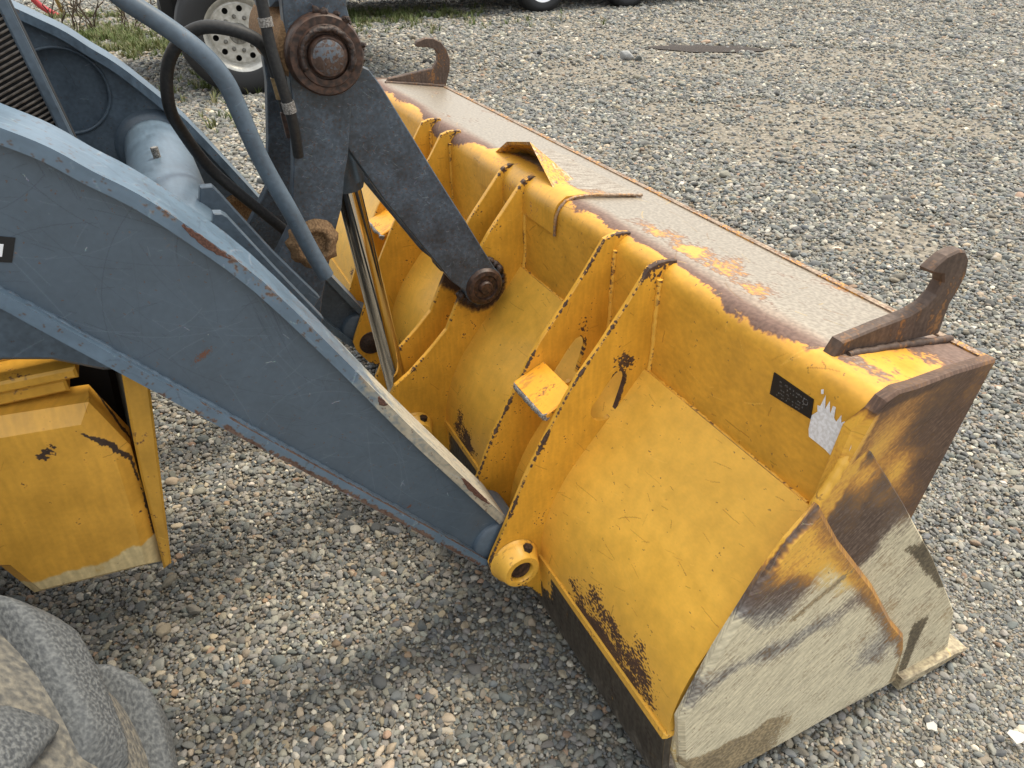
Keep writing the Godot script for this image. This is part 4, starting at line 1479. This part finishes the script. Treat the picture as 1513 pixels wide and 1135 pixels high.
	tube(st4, spline3([Vector3(-0.09, 1.46, -1.35), Vector3(-0.005, 1.407, -1.35), Vector3(0.024, 1.381, -1.35), Vector3(0.071, 1.343, -1.35), Vector3(0.113, 1.302, -1.35), Vector3(0.137, 1.262, -1.35), Vector3(0.149, 1.219, -1.35), Vector3(0.17, 1.132, -1.35), Vector3(0.206, 1.029, -1.35), Vector3(0.231, 0.952, -1.35), Vector3(0.252, 0.895, -1.35)], 5), 0.0152, 24)
	obj("bent_pipe", st4, M.slate, L, "bent slate grey pipe hanging over the linkage")
	st4 = mb()
	tube(st4, spline3([Vector3(0.262, 1.162, -1.56), Vector3(0.256, 1.215, -1.56), Vector3(0.247, 1.261, -1.55), Vector3(0.228, 1.292, -1.53), Vector3(0.19, 1.313, -1.53), Vector3(0.138, 1.319, -1.55), Vector3(0.097, 1.297, -1.57), Vector3(0.066, 1.251, -1.59), Vector3(0.054, 1.18, -1.61), Vector3(0.07, 1.115, -1.66), Vector3(0.107, 1.031, -1.7), Vector3(0.159, 0.964, -1.7), Vector3(0.206, 0.908, -1.7), Vector3(0.248, 0.855, -1.7), Vector3(0.285, 0.79, -1.7)], 6), 0.0118, 16)
	obj("looped_hose", st4, M.hose, L, "black hydraulic hose looping beside the bent pipe")
	st4 = mb()
	tube(st4, spline3([Vector3(0.236, 1.42, -1.5), Vector3(0.239, 1.362, -1.5), Vector3(0.241, 1.297, -1.5), Vector3(0.25, 1.227, -1.5), Vector3(0.262, 1.15, -1.51), Vector3(0.266, 1.08, -1.53)], 6), 0.0105, 16)
	obj("straight_hose", st4, M.hose, L, "dark hose running straight down beside the pivot")
	for q in [[Vector3(0.2395, 1.335, -1.5), Vector3(0.2405, 1.32, -1.5), 0.0125], [Vector3(0.2565, 1.19, -1.503), Vector3(0.2595, 1.17, -1.505), 0.0125]]:
		st4 = mb()
		tube(st4, PackedVector3Array([q[0], q[1]]), q[2], 18)
		obj("hose_clamp", st4, M.rough_steel, L)
	st4 = mb()
	tube(st4, PackedVector3Array([Vector3(0.2545, 1.225, -1.56), Vector3(0.259, 1.186, -1.56)]), 0.0135, 20)
	var fit := obj("hose_fitting", st4, M.brass, L, "tan crimped hose fitting with rusty nuts")
	st4 = mb()
	tube(st4, PackedVector3Array([Vector3(0.259, 1.187, -1.56), Vector3(0.2625, 1.155, -1.56)]), 0.0095, 12)
	tube(st4, PackedVector3Array([Vector3(0.262, 1.16, -1.56), Vector3(0.266, 1.112, -1.56)]), 0.0145, 6)
	obj("nut", st4, M.ring, fit)

func build_front(L: Node):
	# louvred screen seen over the near arm
	var xr := func(y: float) -> float: return -0.088 - 0.147 * (y - 1.116)
	var st := mb()
	plate(st, PackedVector2Array([Vector2(xr.call(0.8), 0.8), Vector2(xr.call(1.75), 1.75), Vector2(xr.call(1.75) - 0.5, 1.75), Vector2(xr.call(0.8) - 0.5, 0.8)]), -1.385, -1.358, 0.004)
	var scr := obj("louvre_box", st, M.black, L, "dark louvred screen behind the near lift arm")
	st = mb()
	plate(st, PackedVector2Array([Vector2(xr.call(0.8), 0.8), Vector2(xr.call(1.75), 1.75), Vector2(xr.call(1.75) - 0.016, 1.75), Vector2(xr.call(0.8) - 0.016, 0.8)]), -1.357, -1.345, 0.003)
	obj("screen_frame", st, M.slate, scr)
	st = mb()
	for k in 120:
		var y := 0.86 + k * 0.0072
		var x1: float = xr.call(y) - 0.013
		plate(st, PackedVector2Array([Vector2(x1, y), Vector2(x1 - 0.34, y - 0.15), Vector2(x1 - 0.34, y - 0.1535), Vector2(x1, y - 0.0035)]), -1.356, -1.351, 0.001)
	var sl := obj("louvre", st, M.screen, scr)
	sl.set_meta("kind", "stuff")
	# yellow front frame
	var r := Rect2(-0.65, 0.4, 0.55, 0.52)
	var face := pts([-0.55, 0.86, -0.58, 0.68, -0.383, 0.584, -0.358, 0.509, -0.158, 0.494, -0.149, 0.62, -0.143, 0.755, -0.178, 0.852, -0.298, 0.862])
	var an2 := FastNoiseLite.new()
	an2.seed = 5
	an2.frequency = 1.0
	an2.fractal_octaves = 4
	var chip_path := pts([-0.205, 0.82, -0.17, 0.78, -0.148, 0.735, -0.148, 0.62, -0.158, 0.5])
	var fm := painted(560, 528, 0.55, 0.52, func(x, y):
		var p := Vector2(x - 0.65, 0.92 - y)
		var rr := 0.16 + 0.6 * sm(0.0045, 0.001, near_edge(chip_path, p))
		rr += 0.55 * exp(-p.distance_squared_to(Vector2(-0.258, 0.792)) / 0.00022) + 0.3 * exp(-p.distance_squared_to(Vector2(-0.244, 0.802)) / 0.0001)
		var pale := sm(0.556, 0.544, p.y - 0.07 * (p.x + 0.36) + 0.02 * an2.get_noise_2d(p.x * 8.0, p.y * 8.0))
		return Color(rr, pale * 0.95, 0.1), 71, [206, 154, 60], {"rust": [58, 42, 32], "steel": [80, 70, 60], "dust": [196, 178, 134], "step": 4, "marks": 120.0})
	st = mb()
	plate(st, face, -1.2, -1.12, 0.024, r)
	var frame := obj("front_frame", st, fm, L, "chipped yellow front frame with a bared pale lower edge")
	st = mb()
	plate(st, pts([-0.157, 0.488, -0.142, 0.496, -0.087, 0.868, -0.1, 0.93, -0.116, 0.93, -0.132, 0.8, -0.142, 0.7]), -1.42, -1.125, 0.004)
	obj("front_plate", st, M.ochre, frame)
	st = mb()
	plate(st, pts([-0.7, 0.55, -0.17, 0.55, -0.14, 0.9, -0.2, 1.0, -0.7, 1.0]), -2.0, -1.3, 0.01)
	obj("black_void_filler", st, M.black, frame)  # added black block: the shaded void behind the frame, put in as colour
	for k in [[0.893, 0.912, -0.18, -1.15], [0.868, 0.89, -0.2, -1.16]]:
		st = mb()
		box(st, Vector3(-0.7, k[0], -1.6), Vector3(k[2], k[1], k[3]), 0.004)
		obj("frame_bar", st, M.ochre, frame)
	st = mb()
	tube(st, PackedVector3Array([Vector3(-0.24, 0.925, -1.27), Vector3(-0.9, 0.83, -1.27)]), 0.05, 32)
	obj("lift_cylinder", st, M.yellow, L, "yellow lift cylinder barrel under the near arm")
	# front wheels
	for side in 2:
		var zo := -0.44 if side == 0 else -2.5
		build_wheel(L, Vector3(-0.685, 0.515, zo), side == 0)

func build_wheel(L: Node, c: Vector3, near: bool):
	var R := 0.489
	var w := 0.4
	var prof := PackedVector2Array([Vector2(0.27, c.z - 0.05), Vector2(0.3, c.z - 0.012), Vector2(0.38, c.z), Vector2(0.44, c.z - 0.012), Vector2(R - 0.02, c.z - 0.045), Vector2(R, c.z - 0.1), Vector2(R + 0.006, c.z - w * 0.5), Vector2(R, c.z - w + 0.1), Vector2(R - 0.02, c.z - w + 0.045), Vector2(0.44, c.z - w + 0.012), Vector2(0.38, c.z - w), Vector2(0.3, c.z - w + 0.012), Vector2(0.27, c.z - w + 0.05)])
	var st := mb()
	lathe(st, Vector2(c.x, c.y), spline2(prof, 3), 72, -2.0)
	var wheel := obj("front_tyre", st, M.tyre_dust, L, "dusty near front tyre with worn chevron lugs" if near else "far front tyre")
	# lugs: rounded bars running aslant from the crown to each shoulder
	var base: Mesh
	for half in 2:
		var sg := 1.0 if half == 0 else -1.0
		var ls := mb()
		var rows := []
		var nt := 12
		for i in nt + 1:
			var t := float(i) / nt
			var ang := 0.34 * pow(t, 1.15) - 0.03
			var zz := c.z - w * 0.5 + sg * lerpf(-0.02, w * 0.5 - 0.004, minf(1.0, t * 1.12))
			var drop := 0.105 * pow(maxf(0.0, t - 0.62) / 0.38, 2.0)
			var hw := lerpf(0.085, 0.115, t)
			var ring := []
			for k in 13:
				var s: float = [-1.0, -0.96, -0.88, -0.78, -0.6, -0.3, 0.0, 0.3, 0.6, 0.78, 0.88, 0.96, 1.0][k]
				var hgt := 0.027 * pow(maxf(0.0, 1.0 - pow(absf(s), 9.0)), 0.6)
				if i == 0 or i == nt:
					hgt *= 0.25
				elif i == 1 or i == nt - 1:
					hgt *= 0.85
				var rad := R - 0.012 + hgt * 1.5 - drop
				var aa := ang + s * hw
				ring.append(Vector3(cos(aa) * rad, sin(aa) * rad, zz - c.z))
			rows.append(ring)
		for i in nt:
			for k in 12:
				if half == 0:
					quad(ls, 1, rows[i][k], rows[i + 1][k], rows[i + 1][k + 1], rows[i][k + 1])
				else:
					quad(ls, 1, rows[i][k], rows[i][k + 1], rows[i + 1][k + 1], rows[i + 1][k])
		ls.generate_normals()
		base = ls.commit()
		for k in 14:
			var o := MeshInstance3D.new()
			o.name = "lug"
			o.mesh = base
			o.material_override = M.tyre
			o.position = c
			o.rotation.z = TAU * (k + half * 0.5) / 14.0 + 0.12
			wheel.add_child(o, true)
	st = mb()
	lathe(st, Vector2(c.x, c.y), PackedVector2Array([Vector2(0, c.z - 0.09), Vector2(0.1, c.z - 0.09), Vector2(0.12, c.z - 0.13), Vector2(0.22, c.z - 0.12), Vector2(0.26, c.z - 0.05), Vector2(0.29, c.z - 0.03)]), 40)
	obj("wheel_rim", st, M.yellow, wheel)

func build_body(L: Node):
	# the rest of the machine, behind and to the left of the camera: it shades the gravel
	var st := mb()
	plate(st, pts([-0.75, 0.45, -0.45, 0.55, -0.3, 1.25, -0.5, 1.5, -1.1, 1.4, -1.2, 0.45]), -2.12, -1.3, 0.02)
	obj("loader_tower", st, M.slate, L)
	st = mb()
	plate(st, pts([-2.9, 0.6, -1.35, 0.6, -1.2, 1.3, -1.28, 2.5, -1.4, 2.62, -2.8, 2.62, -2.95, 1.4]), -2.35, -1.05, 0.05)
	var cab := obj("cab", st, M.yellow, L)
	st = mb()
	plate(st, pts([-2.7, 1.45, -1.42, 1.45, -1.45, 2.4, -2.65, 2.4]), -1.06, -1.045, 0.003)
	obj("cab_window", st, M.black, cab)
	st = mb()
	plate(st, pts([-4.6, 0.6, -2.9, 0.6, -2.9, 1.6, -4.4, 1.5, -4.65, 1.3]), -2.25, -1.15, 0.06)
	obj("engine_hood", st, M.yellow, L)
	for z in [-0.5, -2.46]:
		st = mb()
		lathe(st, Vector2(-3.3, 0.52), PackedVector2Array([Vector2(0, z - 0.08), Vector2(0.26, z - 0.05), Vector2(0.44, z), Vector2(0.52, z - 0.06), Vector2(0.52, z - 0.36), Vector2(0.44, z - 0.42), Vector2(0, z - 0.4)]), 48)
		obj("rear_tyre", st, M.tyre, L)

# ------------------------------------------------------------------ vehicles behind
func road_wheel(parent: Node, c: Vector3, R: float, rim: float, full: bool, alloy: Material):
	var st := mb()
	lathe(st, Vector2(c.x, c.y), spline2(PackedVector2Array([Vector2(rim * 0.96, c.z - 0.02), Vector2(rim + 0.01, c.z), Vector2(lerpf(rim, R, 0.45), c.z + 0.012), Vector2(R - 0.05, c.z), Vector2(R - 0.012, c.z - 0.03), Vector2(R, c.z - 0.07), Vector2(R, c.z - 0.22), Vector2(R - 0.05, c.z - 0.28), Vector2(rim, c.z - 0.28)]), 3), 56, -2.0)
	var tyre := obj("tyre", st, M.rubber, parent)
	st = mb()
	var f := c.z - 0.07
	lathe(st, Vector2(c.x, c.y), PackedVector2Array([Vector2(rim * 0.78, f), Vector2(rim * 0.83, f - 0.004), Vector2(rim * 0.86, f + 0.03), Vector2(rim * 0.93, f + 0.05), Vector2(rim * 0.98, f + 0.064), Vector2(rim * 1.02, f + 0.066), Vector2(rim * 1.02, f + 0.03)]), 56, 0.3)
	obj("rim", st, alloy, tyre)
	st = mb()
	var holes := []
	if full:
		for k in 10:
			var a := TAU * (k + 0.2) / 10
			holes.append(disc(Vector2(c.x, c.y) + Vector2(cos(a), sin(a)) * rim * 0.66, rim * 0.085, 14))
	plate(st, disc(Vector2(c.x, c.y), rim * 0.785, 56), f - 0.012, f, 0.003, Rect2(0, 0, 1, 1), holes)
	obj("wheel_disc", st, alloy, tyre)
	st = mb()
	lathe(st, Vector2(c.x, c.y), PackedVector2Array([Vector2(0, f - 0.1), Vector2(rim * 0.9, f - 0.1)]), 32)
	obj("brake_drum", st, M.black, tyre)
	st = mb()
	lathe(st, Vector2(c.x, c.y), PackedVector2Array([Vector2(0, f + 0.05), Vector2(rim * 0.13, f + 0.05), Vector2(rim * 0.15, f + 0.02), Vector2(rim * 0.27, f + 0.018), Vector2(rim * 0.285, f + 0.002)]), 32, 0.7)
	obj("hub", st, M.hub, tyre)
	if full:
		for k in 10:
			var a := TAU * (k + 0.7) / 10
			st = mb()
			lathe(st, Vector2(c.x + cos(a) * rim * 0.45, c.y + sin(a) * rim * 0.45), PackedVector2Array([Vector2(0, f + 0.03), Vector2(rim * 0.035, f + 0.028), Vector2(rim * 0.05, f + 0.012), Vector2(rim * 0.065, f + 0.001)]), 8)
			obj("wheel_nut", st, M.hub, tyre)

func build_vehicles():
	var t := thing("parked_trailer", "dark trailer on a silver ten hole wheel behind the looped hose", "trailer", Vector3.ZERO)
	var st := mb()
	box(st, Vector3(-0.4, 1.3, -10.1), Vector3(3.4, 1.55, -7.75), 0.02)
	obj("deck", st, M.slate, t)
	road_wheel(t, Vector3(0.985, 0.53, -7.65), 0.53, 0.315, true, M.alloy)
	road_wheel(t, Vector3(0.985, 0.53, -9.75), 0.53, 0.315, false, M.alloy)
	st = mb()
	tube(st, PackedVector3Array([Vector3(0.985, 0.53, -7.9), Vector3(0.985, 0.53, -9.8)]), 0.06, 16)
	obj("axle", st, M.black, t)
	for x in [0.4, 1.6]:
		st = mb()
		box(st, Vector3(x, 0.55, -8.3), Vector3(x + 0.1, 1.31, -8.2), 0.005)
		obj("axle_hanger", st, M.black, t)
	st = mb()
	tube(st, spline3([Vector3(-1.25, 1.3, -14.6), Vector3(-1.2, 0.7, -14.7), Vector3(-1.05, 0.25, -14.9), Vector3(-0.8, 0.02, -15.0)], 6), 0.045, 10)
	var red := obj("air_hose", st, plain(Color8(186, 70, 76), 0.6), self)
	tag(red, "faded red hose hanging down to the grass at the far left", "hose")
	st = mb()
	tube(st, PackedVector3Array([Vector3(-0.95, 1.3, -14.8), Vector3(-0.72, 0.0, -15.1)]), 0.03, 8)
	var pole := obj("stake", st, plain(Color8(120, 104, 52), 0.8), self)
	tag(pole, "thin yellow brown stake leaning beside the red hose", "stake")
	var far := thing("long_trailer", "long trailer on tandem wheels at the back of the yard", "trailer", Vector3.ZERO)
	st = mb()
	box(st, Vector3(2.2, 0.52, -15.0), Vector3(11.5, 1.3, -12.15), 0.03)
	obj("trailer_body", st, M.white, far)
	for p in [[6.45, -12.1], [8.14, -12.1], [6.45, -14.6], [8.14, -14.6]]:
		road_wheel(far, Vector3(p[0], 0.46, p[1]), 0.46, 0.29, false, M.white if p[0] < 7 else M.alloy)
	st = mb()
	box(st, Vector3(2.6, 0.3, -14.0), Vector3(10.5, 0.53, -13.6), 0.01)
	obj("chassis_rail", st, M.black, far)

# ------------------------------------------------------------------ grass, weeds, rocks, scraps
func build_small_things():
	var r := RandomNumberGenerator.new()
	r.seed = 17
	# one tuft of blades, repeated
	var st := mb()
	for k in 11:
		var a := r.randf() * TAU
		var lean := r.randf_range(0.2, 0.9)
		var hgt := r.randf_range(0.5, 1.0)
		var d := Vector3(cos(a), 0, sin(a))
		var s := Vector3(-d.z, 0, d.x) * 0.035
		var o := d * 0.12 * r.randf()
		var m := o + d * lean * 0.25 + Vector3.UP * hgt * 0.6
		var e := o + d * lean * 0.7 + Vector3.UP * hgt
		quad(st, 1, o - s, o + s, m + s * 0.7, m - s * 0.7)
		tri(st, 1, m - s * 0.7, m + s * 0.7, e)
	st.generate_normals()
	var mesh := st.commit()
	var buf := PackedFloat32Array()
	var n := FastNoiseLite.new()
	n.seed = 12
	n.frequency = 0.45
	var spots := [[Vector3(-0.3, 0, -12.0), Vector2(2.6, 1.6), 2600], [Vector3(-0.15, 0, -10.9), Vector2(1.1, 0.35), 420], [Vector3(0.8, 0, -8.2), Vector2(0.9, 0.6), 260], [Vector3(3.6, 0, -12.6), Vector2(1.6, 0.9), 1300], [Vector3(-1.2, 0, -14.8), Vector2(1.8, 0.6), 700], [Vector3(0.75, 0, -6.6), Vector2(0.7, 0.5), 40], [Vector3(4.6, 0, -11.0), Vector2(1.8, 0.6), 60]]
	for sp in spots:
		for k in sp[2]:
			var p: Vector3 = sp[0] + Vector3(r.randfn(0, 0.55) * sp[1].x, 0, r.randfn(0, 0.55) * sp[1].y)
			if n.get_noise_2d(p.x * 3, p.z * 3) < -0.12:
				continue
			var s := r.randf_range(0.05, 0.15)
			var b := Basis(Vector3.UP, r.randf() * TAU).scaled(Vector3(s * 1.3, s, s * 1.3))
			for q in 3:
				buf.append_array(PackedFloat32Array([b.x[q], b.y[q], b.z[q], p[q]]))
			var g := r.randf()
			var c := Color(0.09, 0.13, 0.03).lerp(Color(0.2, 0.18, 0.09), g * g)
			buf.append_array(PackedFloat32Array([c.r, c.g, c.b, 1.0]))
	var mm := MultiMesh.new()
	mm.transform_format = MultiMesh.TRANSFORM_3D
	mm.use_colors = true
	mm.mesh = mesh
	mm.instance_count = buf.size() / 16
	mm.buffer = buf
	var gm := StandardMaterial3D.new()
	gm.vertex_color_use_as_albedo = true
	gm.roughness = 0.7
	gm.backlight_enabled = true
	gm.backlight = Color(0.3, 0.35, 0.1)
	var gi := MultiMeshInstance3D.new()
	gi.name = "grass"
	gi.multimesh = mm
	gi.material_override = gm
	gi.set_meta("kind", "stuff")
	tag(gi, "short patchy grass growing through the gravel under the trailers", "grass")
	add_child(gi)
	# dry weeds
	var wm := plain(Color8(66, 54, 40), 0.9)
	for w in [[-0.62, -12.9, "tall dry weed standing left of the shaded strip"], [-0.3, -12.7, "dry twiggy weed in the middle of the far left grass"], [0.15, -12.9, "dry bent weed nearest to the bent pipe"]]:
		var ws := mb()
		for k in 7:
			var a := r.randf() * TAU
			var p := Vector3(w[0] + r.randfn(0, 0.06), 0, w[1] + r.randfn(0, 0.06))
			var path := [p]
			for q in 4:
				p += Vector3(cos(a) * 0.05 + r.randfn(0, 0.03), r.randf_range(0.07, 0.13), sin(a) * 0.05 + r.randfn(0, 0.03))
				path.append(p)
				if q > 0:
					tube(ws, PackedVector3Array([p, p + Vector3(r.randfn(0, 0.07), r.randf_range(0.02, 0.1), r.randfn(0, 0.07))]), 0.005, 5)
			tube(ws, spline3(path, 3), 0.008, 5)
		var o := obj("dry_weed", ws, wm, self)
		tag(o, w[2], "weed", "dry weeds at the far left")
	# dark damp earth in the wheel track
	st = mb()
	var ring := []
	for k in 26:
		var a := TAU * k / 26
		var v := Vector2(cos(a) * 0.82 * r.randf_range(0.8, 1.1), sin(a) * 0.33 * r.randf_range(0.5, 1.2))
		ring.append(Vector3(6.6 + v.x * 0.85 + v.y * 0.5, 0.012, -7.95 + v.x * 0.5 - v.y * 0.85))
	for k in 26:
		tri(st, 1, Vector3(6.6, 0.034, -7.95), ring[(k + 1) % 26], ring[k])
	var damp := obj("damp_earth", st, mottled(Color8(34, 28, 25), Color8(62, 52, 45), 0.4, 12, 0.9, 0.0, 0.4), self)
	damp.set_meta("kind", "structure")
	var rocks := [[5.26, -7.79, 0.12, 0.3, "pale grey rock lying left of the dark damp earth"], [3.06, -8.5, 0.075, 0.035, "black lump on the gravel inside the curl of the far hook"], [4.46, -8.44, 0.075, 0.04, "black lump on the gravel between the far hook and the pale rock"]]
	for k in rocks:
		var o := MeshInstance3D.new()
		o.name = numbered("rock")
		o.mesh = stone_mesh(int(k[0] * 10), 2, 9)
		var s: float = k[2]
		o.transform = Transform3D(Basis(Vector3.UP, k[0]).scaled_local(Vector3(s * 1.5, s, s * 1.2)), Vector3(k[0], s * 0.35, k[1]))
		o.material_override = plain(Color(k[3], k[3], k[3] * 0.97).linear_to_srgb(), 0.9)
		add_child(o)
		tag(o, k[4], "rock")
	for k in [[1.355, -0.352, 0.018, "larger torn white scrap at the picture's right edge"], [1.212, -0.445, 0.012, "small white scrap on the packed fines near the bucket's corner"], [1.12, -0.4, 0.011, "white scrap at the picture's bottom edge beside the bucket"]]:
		var ps := mb()
		var out := PackedVector2Array()
		for i in 9:
			out.append(Vector2(cos(TAU * i / 9), sin(TAU * i / 9)) * k[2] * r.randf_range(0.5, 1.1))
		plate(ps, out, 0.0, 0.002, 0.0004)
		var o := obj("white_scrap", ps, M.paper, self)
		o.transform = Transform3D(Basis(Vector3.UP, k[0] * 9.0) * Basis(Vector3.RIGHT, -1.35), Vector3(k[0], 0.028, k[1]))
		tag(o, k[3], "scrap", "white scraps on the gravel")
